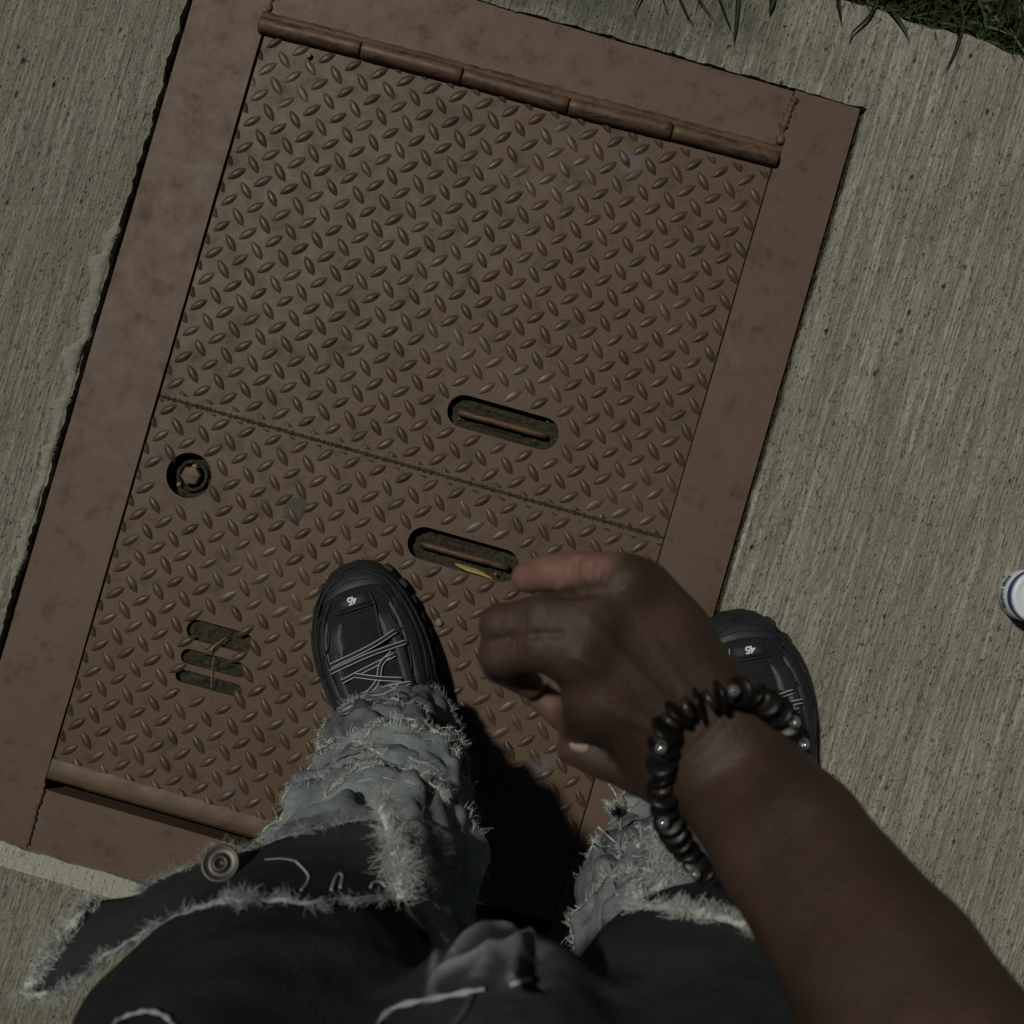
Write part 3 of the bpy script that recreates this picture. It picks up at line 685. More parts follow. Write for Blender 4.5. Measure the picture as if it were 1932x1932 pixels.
# nails
def nail(c_, d, nrm, w_, L, parent):
    d = d.normalized(); nrm = (nrm - d*nrm.dot(d)).normalized(); s_ = d.cross(nrm); rows = []
    for i in range(7):
        t = i/6; ww = w_/2*(1-.25*(2*t-1)**4)*(.75 if t in (0, 1) else 1)
        rows.append([c_ + d*(t-.5)*L + s_*ww*q + nrm*(-.0022*q*q + .0006 - .0012*(2*t-1)**2) for q in (-1, -.6, -.2, .2, .6, 1)])
    gg = Geo(); gg.grid(rows); o = gg.build('fingernail', NAIL, person)
    so = o.modifiers.new('thick', 'SOLIDIFY'); so.thickness = .0006
nail(P(1098, 1408, .737)+V3((-.0005, .0045, .0088)), thb[3]-thb[2], V3((-.1, .45, 1)), .0110, .0130, person)
nail(mid_[4]+V3((-.004,.001,.0050)), mid_[4]-mid_[3], V3((0,.3,1)), .008, .007, person)

# jeans: thighs and hips as one cloth body
J = SDF((-.29, -.50, .44), (.28, -.14, 1.06), .0032)
hipL, hipR = V3((-.124, -.337, .86)), V3((.115, -.340, .86))
knL, knR = V3((-.136, -.300, .54)), V3((.136, -.318, .54))
J.cone(knL, knL.lerp(hipL, .5), .089, .107, .02); J.cone(knL.lerp(hipL, .5), hipL, .107, .119, .02)
J.cone(knR, knR.lerp(hipR, .5), .090, .110, .03); J.cone(knR.lerp(hipR, .5), hipR, .110, .120, .03)
J.cone(V3((-.07, -.34, .93)), V3((.08, -.34, .93)), .105, .105, .03)
J.cone(V3((-.004, -.256, .765)), V3((-.004, -.315, .92)), .054, .098, .030)
v, f = J.mesh()
from mathutils.bvhtree import BVHTree
bvhJ = BVHTree.FromPolygons([tuple(p) for p in v], [tuple(q) for q in f.tolist()])
def onto(bvh, dx, dy, off=0.0, zdef=.75):
    """point of a surface that is seen in direction (dx,dy)"""
    d = (P(dx, dy, .3) - V3((0, 0, CAM_H))).normalized(); h = bvh.ray_cast(V3((0, 0, CAM_H)), d)
    return h[0] - d*off if h[0] is not None else P(dx, dy, zdef)
ridges = [  # fold lines of the crotch and fly: (points, half width, height)
    ([(822,1785),(818,1830),(813,1885)], .0030, .0035), ([(854,1806),(872,1780),(898,1758),(927,1744),(960,1742)], .0045, .0065),
    ([(836,1834),(865,1822),(891,1814),(925,1798),(955,1788),(985,1772)], .0050, .0065), ([(1012,1738),(992,1762),(981,1785),(972,1810),(968,1845)], .0034, .0060),
    ([(900,1840),(915,1815),(922,1800)], .0045, .003), ([(1010,1772),(1006,1805),(1008,1840)], .0060, -.011),
    ([(1120,1730),(1200,1790),(1330,1800)], .012, .0018), ([(1080,1760),(1150,1850),(1240,1900)], .012, .0018), ([(400,1790),(520,1770),(700,1790)], .014, .003),
    ([(300,1870),(450,1850),(600,1880),(720,1860)], .013, .0015)]
RP = [(np.array([onto(bvhJ, *q) for q in catmull([V3((x, y, 0)) for x, y in pp], 5) for q in [(q.x, q.y)]]), w_, h_) for pp, w_, h_ in ridges]
v2 = v.copy(); wear = .16*np.exp(-(v[:, 0]/.042)**2); disp = np.zeros(len(v))
for pl, w_, h_ in RP:
    dd = np.full(len(v), 9.0)
    for a_, b_ in zip(pl[:-1], pl[1:]):
        d = b_-a_; t = np.clip(((v-a_)@d)/(d@d+1e-12), 0, 1); dd = np.minimum(dd, np.linalg.norm(v-a_-t[:, None]*d, axis=1))
    gq = np.exp(-(dd/w_)**2); disp += h_*gq
    if h_ > 0 and w_ < .007: wear = np.maximum(wear, gq*min(1, h_/.0045))
for i in range(len(v)):
    p = V3(v[i]); n1 = fbm((p.x, p.y*1.0, p.z*.55), 9, 3); n2 = fbm((p.x*1.2, p.y, p.z*.7+5), 24, 3)
    c_ = V3((-.11 if p.x < 0 else .11, -.33, p.z)); d = (p-c_); d.z = 0
    if abs(p.x) < .05: d = V3((0, 1, 0))
    d = (d.normalized() + V3((0, 0, .5))).normalized()
    v2[i] = p + d*(n1*.006+n2*.002+float(disp[i]))
keepf = f[(v2[f][:, :, 2] > .618).all(1)]
jeans = pymesh('jeans', v2.tolist(), keepf.tolist(), DDARK, person)
wa = jeans.data.attributes.new('wear', 'FLOAT', 'POINT'); wa.data.foreach_set('value', wear.astype(np.float32))
bm = bmesh.new(); bm.from_mesh(jeans.data); bmesh.ops.delete(bm, geom=[q for q in bm.verts if not q.link_faces], context='VERTS'); bm.to_mesh(jeans.data); bm.free()
bvhJ = BVHTree.FromPolygons([tuple(p) for p in v2], [tuple(q) for q in keepf.tolist()])

# lower legs: stacked bands of washed denim with frayed lower edges
def leg_axis(pts, z):
    for (z0, x0, y0, r0), (z1, x1, y1, r1) in zip(pts, pts[1:]):
        if z <= z1 or (z1, x1, y1, r1) == pts[-1]:
            t = (z-z0)/(z1-z0); return x0+(x1-x0)*t, y0+(y1-y0)*t, r0+(r1-r0)*t
LEG_L = [(.07, -.128, -.252, .064), (.25, -.118, -.262, .063), (.40, -.110, -.278, .067), (.66, -.104, -.308, .076)]
LEG_R = [(.07, .245, -.292, .062), (.25, .172, -.304, .064), (.40, .134, -.318, .068), (.66, .132, -.335, .080)]
def core(gg, c3, r0, seed=0.0):
    N = len(c3); pts = []
    for i, p in enumerate(c3):
        pts.append(p + noise.noise_vector(p*260)*r0*.9)
    gg.tube(pts, lambda t: r0*max(.15, .75+1.1*noise.noise(V3((t*N*.31, seed, 0)))), 7)
BANDS = []
def band(leg, z0f, z1f, out0, out1, mat, name, seed, wrink=.004, fray=None, fl=.011, dens=900, frmat=None, both=False, thick=True):
    """cloth band round the leg; z0f/z1f(phi)= lower/upper height; out = extra radius at the lower/upper edge; phi=0 is straight ahead"""
    NP, NZ = 150, 34; rows = []; low = []
    for j in range(NZ+1):
        t = j/NZ; row = []
        for i in range(NP):
            ph = 2*math.pi*i/NP; z = z0f(ph)*(1-t)+z1f(ph)*t; x, y, r = leg_axis(leg, z)
            o_ = out0*(1-t)**2 + out1*(1-(1-t)**2)
            n_ = fbm((math.sin(ph)*.9+seed, math.cos(ph)*.9, z*9), 1.6, 3); n2 = fbm((math.sin(ph)*1.2, math.cos(ph)*1.2+seed, z*22), 3.6, 3)
            n3 = math.sin(z*75+2.5*math.sin(ph+seed)+n_*5)
            rr = r + o_ + n_*wrink*2.0 + n2*wrink*.5 + n3*wrink*.8
            row.append(V3((x+math.sin(ph)*rr, y+math.cos(ph)*rr, z+n_*.004)))
        rows.append(row)
    gg = Geo(); gg.grid(rows, True); o = gg.build(name, mat, person)
    if thick: so = o.modifiers.new('thick', 'SOLIDIFY'); so.thickness = .0014; so.offset = -1
    if fray:
        fg = Geo()
        for q in range(2): core(fg, [p + V3((random.gauss(0,.0004), random.gauss(0,.0004), random.gauss(0,.0008))) for p in rows[0]+rows[0][:1]], .0013, seed+q)
        for k in range(int(dens*.8)):
            i = random.randrange(NP); i2 = (i+1) % NP; t = random.random()
            if noise.noise(rows[0][i]*110 + V3((seed, 0, 0))) < -.12 and random.random() < .8: continue
            p = rows[0][i].lerp(rows[0][i2], t); q = rows[2][i].lerp(rows[2][i2], t); d = (p-q).normalized()
            x, y, r = leg_axis(leg, p.z); rad = V3((p.x-x, p.y-y, 0)).normalized()
            if random.random() < .7: fg.strand(q.lerp(p, random.uniform(.6, 1)) + rad*.0004, d*.45 + rad*.8 + V3((random.gauss(0,.3),random.gauss(0,.15),random.uniform(-.2,.3))), random.uniform(.15, .55)*fl, random.uniform(.0002, .0004), .8, 4)
            else: fg.strand(q.lerp(p, random.random()) + rad*.0006, d*.3 + rad*random.uniform(.2, 1.) + V3((random.gauss(0,.7),random.gauss(0,.5),random.uniform(.0,.6))), random.uniform(.5, 1.1)*fl, random.uniform(.0002, .00045), 1.1, 6)
        fo = fg.build('frayed_edge', frmat or FRAY, o)
    BANDS.append(rows)
    return rows, o
c0 = lambda ph: math.cos(ph)
s0 = lambda ph: math.sin(ph)
# left leg
band(LEG_L, lambda p: .085+.014*s0(p), lambda p: .235, .006, .0, DMID, 'hem_band', 1.3, .005, True, .013, 2200, FRAYG)
band(LEG_L, lambda p: .205+.02*s0(p+.4)+.008*math.sin(3*p), lambda p: .36, .012, -.001, DMID, 'calf_band', 4.1, .006, True, .012, 2000, FRAY)
band(LEG_L, lambda p: .325-.030*s0(p)+.012*math.sin(2*p), lambda p: .47, .013, -.001, DLIGHT, 'calf_band', 8.7, .006, True, .012, 2000, FRAY)
band(LEG_L, lambda p: .425-.012*s0(p)+.01*math.sin(4*p), lambda p: .64, .012, .001, DLIGHT, 'knee_band', 2.2, .006, True, .013, 1800, FRAY)
# right leg
band(LEG_R, lambda p: .085, lambda p: .25, .006, 0, DMID, 'hem_band', 3.3, .005, True, .012, 1500, FRAYG)
band(LEG_R, lambda p: .22-.02*s0(p), lambda p: .39, .011, 0, DLIGHT, 'calf_band', 5.5, .006, True, .012, 1700, FRAY)
band(LEG_R, lambda p: .355+.012*math.sin(2*p), lambda p: .50, .011, 0, DLIGHT, 'calf_band', 9.1, .006, True, .012, 1700, FRAY)
band(LEG_R, lambda p: .455+.014*math.sin(3*p+1), lambda p: .66, .011, 0, DLIGHT, 'knee_band', 6.2, .006, True, .014, 1700, FRAY)

def fray_line(pts, up_dir, n, L, w_, mat, parent, name='frayed_edge', puff=.35, spread=.003, sub=10, tan=.9, cr=.0):
    c3 = catmull(pts, sub); gg = Geo(); N = len(c3); sd0 = random.random()*90
    if cr:
        for q in range(3): core(gg, [p + V3((random.gauss(0,cr*.6), random.gauss(0,cr*.6), random.gauss(0,cr*.3))) for p in c3[::2]], cr, q*7.1)
    for k in range(int(n*2)):
        t = random.random()*(N-1.001); i = int(t); p = c3[i].lerp(c3[i+1], t-i)
        if noise.noise(p*95+V3((sd0, 0, 0))) < .0 and random.random() < .8: continue
        p = p + V3((random.gauss(0, spread), random.gauss(0, spread), random.gauss(0, spread)))
        u = V3(up_dir(t/(N-1)) if callable(up_dir) else up_dir).normalized(); tg_ = (c3[i+1]-c3[i]).normalized(); u = u*1.0 + tg_*random.gauss(0, tan)
        gg.strand(p, u*1.0 + V3((random.gauss(0, puff), random.gauss(0, puff), random.gauss(0, puff))), L*random.uniform(.3, 1.0), w_*random.uniform(.2, .5), random.choice((2.0, 3.0, 4.5, 6.0)), 9)
    return gg.build(name, mat, parent)
def sheet(rowsd, mat, name, nu=10, amp=.003, seed=0, parent=person):
    """rowsd: rows of (dx,dy,z) control points"""
    def place(x, y, z):
        a = P(x, y, z); d = (P(x, y, .3)-V3((0,0,CAM_H))).normalized(); h = bvhJ.ray_cast(V3((0,0,CAM_H)), d)
        return h[0]-d*.012 if h[0] is not None and (h[0]-d*.012).z > a.z else a
    R_ = [catmull([place(*q) for q in r_], nu) for r_ in rowsd]; cols = list(zip(*R_)); fine = [catmull(list(c_), 8) for c_ in cols]
    rows = [list(r_) for r_ in zip(*fine)]
    rows = [[p + V3((0, .3, 1)).normalized()*(amp*fbm(p, 22, 3)+amp*.5*fbm(p+V3((seed, 0, 0)), 60, 2)) for p in r_] for r_ in rows]
    gg = Geo(); gg.grid(rows); o = gg.build(name, mat, parent); so = o.modifiers.new('thick', 'SOLIDIFY'); so.thickness = .0015; so.offset = 0
    return o, rows
# torn knee flap of the left leg with a button
flap, fr = sheet([
    [(176,1702,.575),(258,1690,.585),(300,1662,.590),(387,1626,.60),(461,1608,.60),(546,1580,.60),(640,1556,.60),(722,1546,.595)],
    [(120,1780,.600),(215,1745,.615),(290,1705,.625),(400,1665,.635),(470,1650,.64),(560,1635,.64),(650,1625,.64),(735,1610,.63)],
    [(44,1880,.620),(128,1864,.640),(200,1803,.650),(300,1746,.660),(412,1702,.665),(500,1697,.665),(600,1702,.665),(748,1692,.655)]], DDARK, 'torn_flap', 8, .004, 2)
fray_line(fr[-1], (-.1, -.3, .7), 1500, .0085, .0006, FRAYG, flap, spread=.0014, sub=2, cr=.0011)
fray_line(fr[0][10:], (.0, .8, .5), 1100, .011, .0006, FRAYG, flap, spread=.002, sub=2, cr=.0010)
fray_line([P(178,1700,.58), P(134,1753,.60), P(99,1802,.61), P(62,1852,.62), P(42,1880,.62)], (-.7, .2, .5), 1100, .011, .0007, FRAY, flap, spread=.0025, cr=.0026)
fray_line([P(50,1878,.625), P(90,1876,.635), P(130,1866,.64)], (-.9, -.1, .1), 220, .012, .0005, FRAY, flap, spread=.0012, cr=.0012)
for (x_, y_, z_), dr, LL in (((722,1516,.630),(.9,.5,.5),.012), ((728,1545,.635),(.95,.25,.4),.020), ((738,1580,.640),(.95,.1,.4),.022), ((742,1612,.648),(.9,.1,.4),.020), ((748,1640,.655),(.8,.2,.5),.020), ((752,1665,.66),(.5,-.2,.5),.016)):
    a_ = P(x_-4, y_-10, z_); b_ = P(x_+6, y_+24, z_+.006)
    fray_line([a_, a_.lerp(b_, .5), b_], dr, 300, LL*.85, .0006, FRAY, flap, puff=.16, spread=.0022, sub=4, tan=.15, cr=.0020)
fray_line([P(800,1560,.56), P(815,1620,.58), P(800,1680,.60)], (.6, .3, .5), 500, .014, .0006, FRAYG, flap, spread=.004)
# button
bp = P(416, 1630, .645); bt = empty('metal_button', bp); bt.parent = person; bt.matrix_parent_inverse = wmat(person).inverted()
bt.rotation_euler = (R(-25), R(10), 0)
lathe('button_rim', [(.0108,0),(.0112,.002),(.0104,.0034),(.0094,.0028),(.0070,.0016),(.0052,.0020),(.0044,.0034),(.0034,.0038),(.0028,.0022),(.0004,.0014)], METAL, bt, 40)
# loose threads
def thread(pts, r, mat=FRAY):
    gg = Geo(); gg.tube(catmull([P(*p) for p in pts], 8), r, 5); gg.build('loose_thread', mat, person)
m_ = len(fr[0]); bvhF = BVHTree.FromPolygons([tuple(p) for r_ in fr for p in r_], [(i*m_+k, i*m_+k+1, (i+1)*m_+k+1, (i+1)*m_+k) for i in range(len(fr)-1) for k in range(m_-1)])
for pts, r_, mt in (([(558,1625),(570,1637),(582,1653),(578,1668),(568,1680)], .0008, FRAY), ([(625,1680),(631,1661),(638,1649),(646,1653),(642,1675)], .0009, FRAYG), ([(699,1674),(705,1665),(718,1664),(728,1674)], .0008, FRAYG), ([(500,1622),(530,1620),(556,1624)], .0005, FRAYG)):
    gg = Geo(); gg.tube(catmull([onto(bvhF, x, y, .0030, .66) for x, y in pts], 8), r_, 5); gg.build('loose_thread', mt, person)
thread([(728,1292,.17),(745,1300,.19),(752,1318,.19),(748,1340,.20),(738,1352,.21)], .0008, FRAYG)
thread([(700,1312,.19),(720,1310,.20),(742,1300,.20),(752,1290,.20)], .0008, FRAYG)
thread([(845,1440,.32),(858,1470,.33),(862,1500,.34),(850,1520,.36)], .0007, FRAYG)
vv = []; ff = []
for rws in BANDS:
    m_ = len(rws[0]); b0 = len(vv)
    for r_ in rws: vv.extend([tuple(p) for p in r_])
    for i in range(len(rws)-1):
        for k in range(m_): ff.append((b0+i*m_+k, b0+i*m_+(k+1) % m_, b0+(i+1)*m_+(k+1) % m_, b0+(i+1)*m_+k))
bvhB = BVHTree.FromPolygons(vv, ff)
def rip(pts, depth=20, zg=.3, n=500, mat=FRAY, shade_patch=True, par=None):
    c_ = [q for q in catmull([V3((x, y, 0)) for x, y in pts], 5)]; m2 = len(c_)
    on = [onto(bvhB, q.x, q.y, .003, zg) for q in c_]
    fray_line(on[::3]+[on[-1]], (.0, .75, .6), n, .0085, .00065, mat, person, puff=.25, spread=.0012, sub=3, tan=.35, cr=.0010)
    if shade_patch:
        gg = Geo(); rows = []
        for j in range(5): rows.append([onto(bvhB, q.x, q.y+2+depth*j/4*math.sin(math.pi*(i+.5)/m2)**.6, .0012, zg) for i, q in enumerate(c_)])
        gg.grid(rows); gg.build('rip_shade_patch', DDARK, person)  # dark sheet over the denim, painting the shade inside the tear
    low_ = [(q.x, q.y+depth*.95*math.sin(math.pi*(i+.5)/m2)**.6+3) for i, q in enumerate(c_)]
    if shade_patch: fray_line([onto(bvhB, x, y, .0025, zg) for x, y in low_[::3]], (.0, .3, .6), n//4, .006, .0005, FRAYG, person, puff=.25, spread=.001, sub=3, tan=.6, cr=.0006)
rip([(690,1392),(712,1366),(755,1356),(805,1368),(842,1398)], 30)
rip([(600,1412),(640,1396),(680,1402),(722,1424)], 14, n=350)
rip([(612,1500),(660,1462),(705,1446),(760,1450),(805,1472),(842,1512)], 22, n=700)
rip([(640,1345),(690,1322),(740,1318)], 10, n=160, mat=FRAYG)
rip([(770,1430),(800,1440),(835,1462)], 12, n=160, mat=FRAYG)
rip([(1120,1588),(1160,1600),(1210,1590)], 16, n=220, zg=.45)
rip([(1118,1640),(1150,1655),(1200,1640),(1240,1645)], 18, n=300, zg=.48)
rip([(1140,1512),(1165,1520),(1200,1516)], 20, n=200, zg=.4)
def thread_on(pts, r, mat=FRAY):
    gg = Geo(); gg.tube([p for p in catmull([onto(bvhB, a, b, .0035, z) for a, b, z in pts], 8)], lambda t: r*(.7+.3*math.sin(t*30)), 5); gg.build('loose_thread', mat, person)
for pts in ([(1148,1478,.36),(1162,1500,.38),(1178,1540,.41)], [(1118,1592,.44),(1150,1560,.43),(1185,1530,.41),(1205,1512,.40)], [(1160,1540,.42),(1180,1575,.45),(1205,1600,.47)],
            [(1128,1560,.42),(1160,1588,.45),(1195,1615,.47),(1235,1610,.47)], [(1175,1520,.40),(1168,1580,.44),(1172,1640,.49)], [(1140,1650,.49),(1175,1640,.50),(1215,1650,.50)],
            [(1150,1630,.48),(1155,1660,.50),(1165,1690,.52)], [(1200,1560,.44),(1230,1550,.44),(1250,1560,.44)]):
    thread_on(pts, .0010)
fray_line([onto(bvhB,1240,1590,.004), onto(bvhB,1258,1630,.004), onto(bvhB,1248,1668,.004), onto(bvhB,1200,1688,.004)], (.1, .4, .8), 1200, .012, .0007, FRAY, jeans, spread=.004, cr=.0022)
O = lambda x, y, o_=.002: onto(bvhJ, x, y, o_, .62)
fray_line([O(1195,1712), O(1260,1716), O(1330,1726), O(1388,1740), O(1440,1760)], (.0, .7, .6), 1200, .010, .0007, FRAY, jeans, spread=.0022, cr=.0019)
gg = Geo(); gg.tube(catmull([O(x, y, .0015) for x, y in ((214,1940),(222,1926),(250,1914),(281,1908),(312,1918),(330,1940))], 8), lambda t: .0011+.0004*math.sin(t*40), 6); gg.build('pocket_rim', FRAYG, jeans)
gg = Geo(); gg.grid([[O(x, 1935+(y_-1)*20-18*math.sin(math.pi*min(1,max(0,(x-222)/104)))*y_, .0008) for x in range(222, 330, 6)] for y_ in (0, .5, 1)]); gg.build('pocket_shade_patch', VOID, jeans)  # near-black sheet over the cloth, painting the shaded inside of the pocket
# seams, fly folds and the drawcord
gg = Geo(); cc = [O(x, y, .0035) for x, y in ((708,1960),(716,1928),(743,1902),(780,1891),(822,1883),(870,1874),(914,1866))]
gg.tube(catmull(cc, 8), lambda t: .0013+.0004*math.sin(t*31), 8); gg.build('drawcord', FRAYG, jeans)
gg = Geo(); cc = [O(x, y, .003) for x, y in ((962,1858),(980,1853),(1000,1849))]
gg.tube(catmull(cc, 8), .0013, 8); gg.build('drawcord', FRAYG, jeans)
gg = Geo(); cc = [O(x, y, .002) for x, y in ((890,1880),(880,1900),(850,1945))]
gg.tube(catmull(cc, 8), .0016, 8); gg.build('drawcord', DMID, jeans)

# sneakers
def shoe(toe, rz, mirror):
    root = empty('sneaker', (toe.x, toe.y, .003), rz); root.parent = person; root.matrix_parent_inverse = wmat(person).inverted()
    L = .30; mx = -1 if mirror else 1
    S_ = [0, .012, .03, .06, .1, .16, .24, .32, .42, .52, .62, .72, .84, .94, 1]
    W_ = [.004, .018, .027, .0365, .0435, .0500, .0560, .0590, .058, .053, .0465, .045, .044, .036, .010]
    Z_ = [.030, .038, .046, .053, .058, .062, .067, .074, .089, .104, .115, .121, .124, .122, .112]
    CX = [.004, .004, .004, .004, .003, .001, -.001, -.001, 0, .002, .002, .001, 0, 0, 0]
    def prof(s_): return np.interp(s_, S_, W_), np.interp(s_, S_, Z_), np.interp(s_, S_, CX)*mx
    def surf(s_, t, off=0.0, zb=.026):
        """s along the shoe (0 toe), t in -1..1 across over the top"""
        w_, zt, cx = prof(s_); a = t*math.pi/2; zc = zb
        x = (w_+off)*math.copysign(abs(math.sin(a))**.85, math.sin(a)); z = zc + (zt-zc+off)*abs(math.cos(a))**.7
        yo = off*.8*max(0, 1-s_*12)
        return V3((x*mx+cx, -s_*L + yo, z))
    ss = [0, .006, .012, .02, .03, .045, .06, .08, .1]+[.1+.9*i/44 for i in range(1, 45)]
    gg = Geo(); gg.grid([[surf(s_, -1+2*k/36) for k in range(37)] for s_ in ss]); gg.build('upper', MESHF, root, True)
    # sole: outline with wave and lugs
    gg = Geo(); rows = []
    for off, z in ((-.010, 0), (.003, 0), (.0055, .006), (.0055, .018), (.0045, .024), (.0035, .031), (-.001, .036)):
        r_ = []
        for sg in (1, -1):
            it = ss if sg > 0 else ss[::-1]
            for s_ in it:
                w_, zt, cx = prof(s_); r_.append(V3(((sg*(w_+off))*mx+cx, -s_*L + (off if s_ < .05 else 0)*(1-s_/.05) - (off if s_ > .95 else 0), z + (.008*max(0, 1-s_*8) if z > 0 else .004*max(0, 1-s_*10)))))
        rows.append(r_)
    gg.grid(rows, True); gg.build('sole', RUB, root, True)
    for sg in (1, -1):
        for s_ in np.arange(.05, .97, .072):
            w_, zt, cx = prof(s_); w2, _, c2_ = prof(s_+.045); bm = bmesh.new()
            dx_ = ((w2+.0)-(w_))*sg*mx+(c2_-cx); ang = math.atan2(dx_, .045*L)
            box(bm, -.004, -.0058, 0, .0035, .0058, .0235); bmesh.ops.bevel(bm, geom=bm.edges[:], offset=.0012, segments=2, affect='EDGES')
            o = bmobj('sole_lug', bm, RUB, root, True, False); o.location = (sg*(w_+.0062)*mx+cx, -s_*L, .002); o.rotation_euler.z = ang
    # toe bumper lugs
    # overlay panels: patches raised from the upper
    def panel(name, lo_, hi_, n_s, t0, t1, off, mat=PANEL, n_t=14, shade=True):
        """lo_/hi_: s bounds as functions of t"""
        top = []; 
        for i in range(n_s+1):
            row = []
            for k in range(n_t+1):
                t = t0+(t1-t0)*k/n_t; a, b = lo_(t), hi_(t); e = min(i, n_s-i, k, n_t-k); o_ = off if e > 0 else -.0006
                row.append(surf(a+(b-a)*i/n_s, t, o_))
            top.append(row)
        gg = Geo(); gg.grid(top); gg.build(name, mat, root, True)
    panel('toe_cap', lambda t: .004, lambda t: .105-.02*math.cos(t*3.1), 12, -1, 1, .0024, PANEL, 40)
    panel('toe_guard', lambda t: .006, lambda t: .055+.05*abs(t), 8, -1, 1, .0040, RUB, 40)
    for t0, t1, a, b, o_, mt in ((.20, .50, .13, .52, .0028, PANEL), (.46, .80, .10, .46, .0040, PANEL), (.70, 1.0, .08, .60, .0056, RUB), (.30, .75, .44, .80, .0062, PANEL), (.6, 1.0, .55, .96, .0072, RUB)):
        for sg in (1, -1):
            panel('side_panel', lambda t, a=a, sg=sg: a+.07*abs(math.sin(abs(t)*4)), lambda t, b=b: b-.05*math.cos(t*5), 14, sg*t0, sg*t1, o_, mt, 8)
    panel('logo_tab', lambda t: .10, lambda t: .152, 5, -.27, .20, .0040, RUB, 6)
    panel('vamp_mesh', lambda t: .155, lambda t: .30, 8, -.22, .16, .0010, MESHF, 6)
    def ridge_line(pts, r, mat, name, off=.003):
        gg = Geo(); c3 = catmull([surf(s_, t, off) for s_, t in pts], 8); gg.tube(c3, lambda q: r*(.55+.45*math.sin(math.pi*q)), 6, flat=.7); gg.build(name, mat, root, True)
    ridge_line([(.105, .20), (.16, .22), (.24, .19), (.32, .17)], .0011, LACEW if mirror else PANEL, 'piping', .004)
    ridge_line([(.153, -.27), (.152, -.05), (.153, .19)], .0009, PANEL, 'piping', .0035)
    for sg in (1, -1):
        ridge_line([(.03, sg*.12), (.05, sg*.4), (.10, sg*.62), (.2, sg*.74), (.34, sg*.76), (.48, sg*.68)], .0019, RUB, 'rib', .0050)
        ridge_line([(.10, sg*.36), (.16, sg*.46), (.26, sg*.50), (.38, sg*.46), (.5, sg*.36)], .0014, PANEL, 'rib', .0045)
        ridge_line([(.05, sg*.62), (.12, sg*.80), (.25, sg*.9), (.4, sg*.9), (.56, sg*.82)], .0020, RUB, 'rib', .0062)
        ridge_line([(.2, sg*.36), (.26, sg*.42), (.30, sg*.58), (.36, sg*.72)], .0012, PANEL, 'rib', .0050)
        ridge_line([(.12, sg*.52), (.2, sg*.60), (.3, sg*.64), (.42, sg*.6)], .0012, MESHF, 'rib', .0052)
    # tongue
    gg = Geo(); rows = []
    for i in range(12):
        s_ = .28+.30*i/11; rows.append([surf(s_, -.28+.56*k/8, .004+.007*i/11 - .002*(abs(k-4)/4)**2) for k in range(9)])
    gg.grid(rows); gg.build('tongue', MESHF, root, True)
    # eyestays
    for sg in (1, -1): panel('eyestay', lambda t: .27, lambda t: .56, 12, sg*.26, sg*.44, .0065, PANEL, 5)
    # laces: black cord with two pale edges
    def lace(pts, off=.011):
        c3 = catmull([surf(s_+random.gauss(0, .004), t+random.gauss(0, .03), off+random.uniform(-.003, .003)) for i, (s_, t) in enumerate(pts)], 8); gg = Geo()
        gg.tube(c3, .0023, 8, flat=.45, up=V3((0,0,1))); lo_ = gg.build('lace', LACE, root, True)
        for sg in (1, -1):
            ge = Geo(); q = []
            for i, p in enumerate(c3):
                t = (c3[min(i+1, len(c3)-1)]-c3[max(0, i-1)]).normalized(); s_ = t.cross(V3((0,0,1))).normalized(); q.append(p+s_*.0021*sg+V3((0,0,.0007)))
            ge.tube(q, .00055, 5); ge.build('lace_edge', LACEW, lo_, True)
    k_ = mx
    for pts in ([(.315, -.34*k_), (.300, 0), (.285, .30*k_)], [(.345, -.36*k_), (.330, 0), (.325, .36*k_)], [(.385, -.30*k_), (.365, 0), (.350, .28*k_)],
                [(.335, .26*k_), (.375, .12*k_), (.42, 0), (.47, -.14*k_), (.50, -.30*k_)], [(.385, -.16*k_), (.41, .06*k_), (.44, .30*k_)], [(.45, -.10*k_), (.455, .10*k_), (.46, .34*k_)],
                [(.49, -.34*k_), (.475, 0), (.47, .34*k_)], [(.53, -.32*k_), (.515, 0), (.51, .34*k_)]): lace(pts)
    # size number on the toe tab, readable from the front of the shoe
    tc_ = bpy.data.curves.new('size_number', 'FONT'); tc_.body = '45'; tc_.size = .0118; tc_.extrude = .0003; tc_.align_x = 'CENTER'; tc_.align_y = 'CENTER'
    tc_.space_character = .85; tc_.offset = .00035
    tmp = bpy.data.objects.new('tmp', tc_); C.objects.link(tmp); me = bpy.data.meshes.new_from_object(tmp.evaluated_get(bpy.context.evaluated_depsgraph_get()))
    C.objects.unlink(tmp); bpy.data.objects.remove(tmp)
    me.materials.clear(); o = link('size_number', me, WHITEP, root, True, False)
    pc = surf(.118, -.02, .0054); o.location = pc; o.rotation_euler = (R(-8), 0, R(180))
    return root
sl_ = shoe(P(655, 1072, .03), R(18), False)
sr_ = shoe(P(1392, 1160, .03), R(9), True); sr_.scale = (1.05, 1.0, 1.0)

# torso above the frame: shirt hem to shoulders
gg = Geo(); rows = []
for z, rx, ry, yy in ((.93, .17, .125, -.36), (1.0, .165, .12, -.37), (1.1, .165, .115, -.38), (1.2, .175, .118, -.39), (1.32, .19, .115, -.40), (1.42, .18, .10, -.41), (1.47, .09, .07, -.41), (1.49, .06, .06, -.41)):
    rows.append([V3((.01+rx*math.cos(6.28318*k/40), yy+ry*math.sin(6.28318*k/40), z)) for k in range(40)])
gg.grid(rows, True); gg.build('shirt', SHIRT, person)

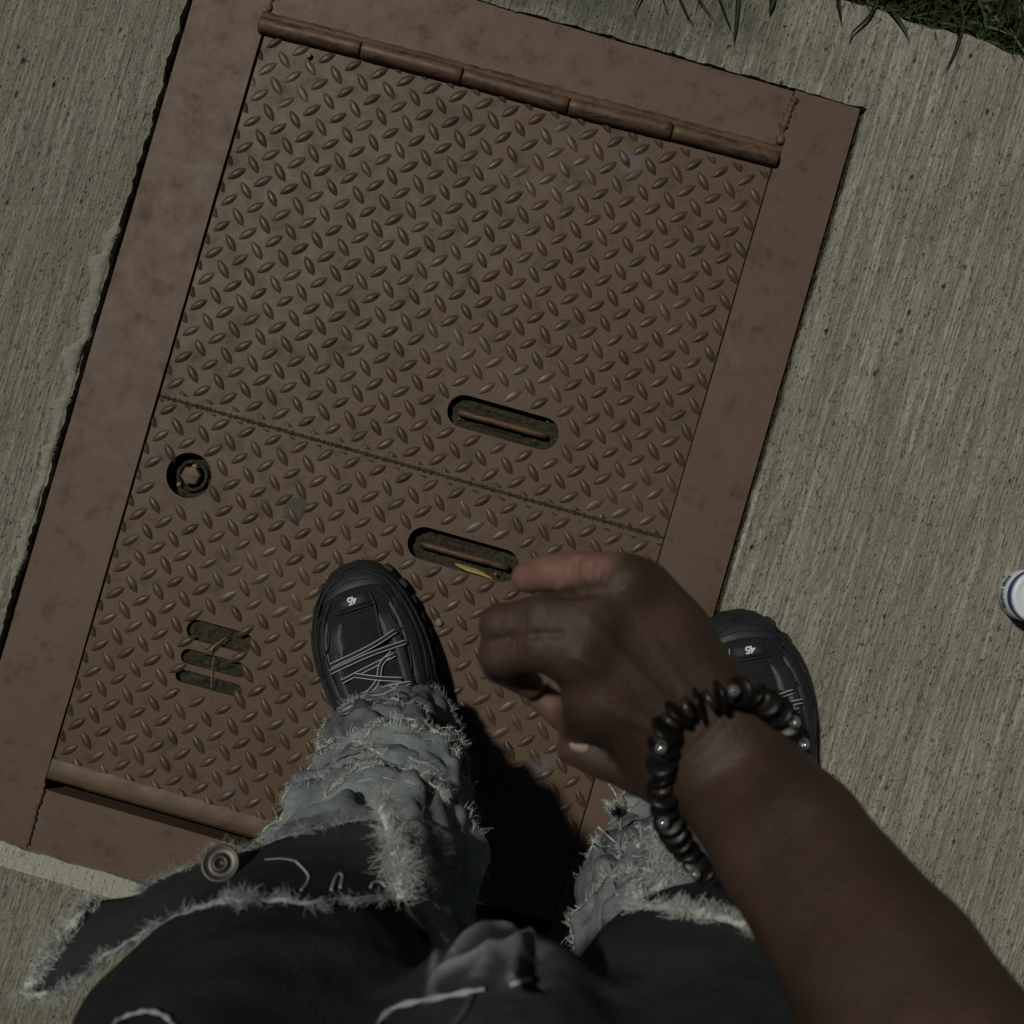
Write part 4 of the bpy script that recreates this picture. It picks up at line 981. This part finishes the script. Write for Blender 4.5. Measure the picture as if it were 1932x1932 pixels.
# ------------------------------------------------------------------ bracelet
br = empty('bead_bracelet', P(1372, 1442, .72)); tag(br, 'chunky black bead bracelet hanging round the wrist', 'bracelet')
pth = catmull([P(1486,1364,.770), P(1452,1330,.780), P(1400,1304,.793), P(1330,1322,.797), P(1270,1352,.794), P(1250,1410,.786), P(1248,1470,.776), P(1256,1535,.762), P(1284,1590,.742), P(1345,1650,.722), P(1420,1610,.705), P(1465,1530,.712), P(1496,1455,.735), P(1500,1405,.755)], 40, closed=True)
cum = [0]
for a, b in zip(pth, pth[1:]+pth[:1]): cum.append(cum[-1]+(b-a).length)
tot = cum[-1]; nb = int(tot/.0052)
def bead_mesh(r, h_, n=14):
    gg = Geo(); gg.grid([[V3((rr*math.cos(6.28318*k/n), rr*math.sin(6.28318*k/n), z)) for k in range(n)] for rr, z in ((.001, -h_), (r*.8, -h_), (r, -h_*.5), (r*1.04, 0), (r, h_*.5), (r*.8, h_), (.001, h_))], True)
    me = bpy.data.meshes.new('bead'); me.from_pydata([tuple(p) for p in gg.v], [], gg.f); me.polygons.foreach_set('use_smooth', [True]*len(gg.f)); return me
bigm = bead_mesh(.0076, .0014); bigm.materials.append(BEAD)
smm = bead_mesh(.0052, .0018); smm.materials.append(BEADB)
crm = bead_mesh(.0026, .0022); crm.materials.append(CRYS)
for k in range(nb):
    d = tot*k/nb; i = max(j for j in range(len(cum)) if cum[j] <= d); i = min(i, len(pth)-1)
    p = pth[i]; t = (pth[(i+2) % len(pth)]-pth[i-2]).normalized()
    o = bpy.data.objects.new('bead', bigm if k % 2 == 0 else smm); C.objects.link(o)
    o.parent = br; o.matrix_parent_inverse = wmat(br).inverted(); q = t.to_track_quat('Z', 'Y')
    jt = Matrix.Rotation(random.gauss(0, .2), 4, 'X') @ Matrix.Rotation(random.gauss(0, .2), 4, 'Y') @ Matrix.Diagonal((random.uniform(.9, 1.03),)*2 + (random.uniform(.9, 1.2), 1))
    o.matrix_basis = Matrix.Translation(p) @ q.to_matrix().to_4x4() @ jt
    if k % 9 == 0 and p.z > .73:
        o = bpy.data.objects.new('crystal_bead', crm); C.objects.link(o); o.parent = br; o.matrix_parent_inverse = wmat(br).inverted()
        n_ = (p - P(1390, 1470, .74)).normalized(); o.matrix_basis = Matrix.Translation(p + (n_*.4+V3((0,0,.9))).normalized()*.0088) @ q.to_matrix().to_4x4()
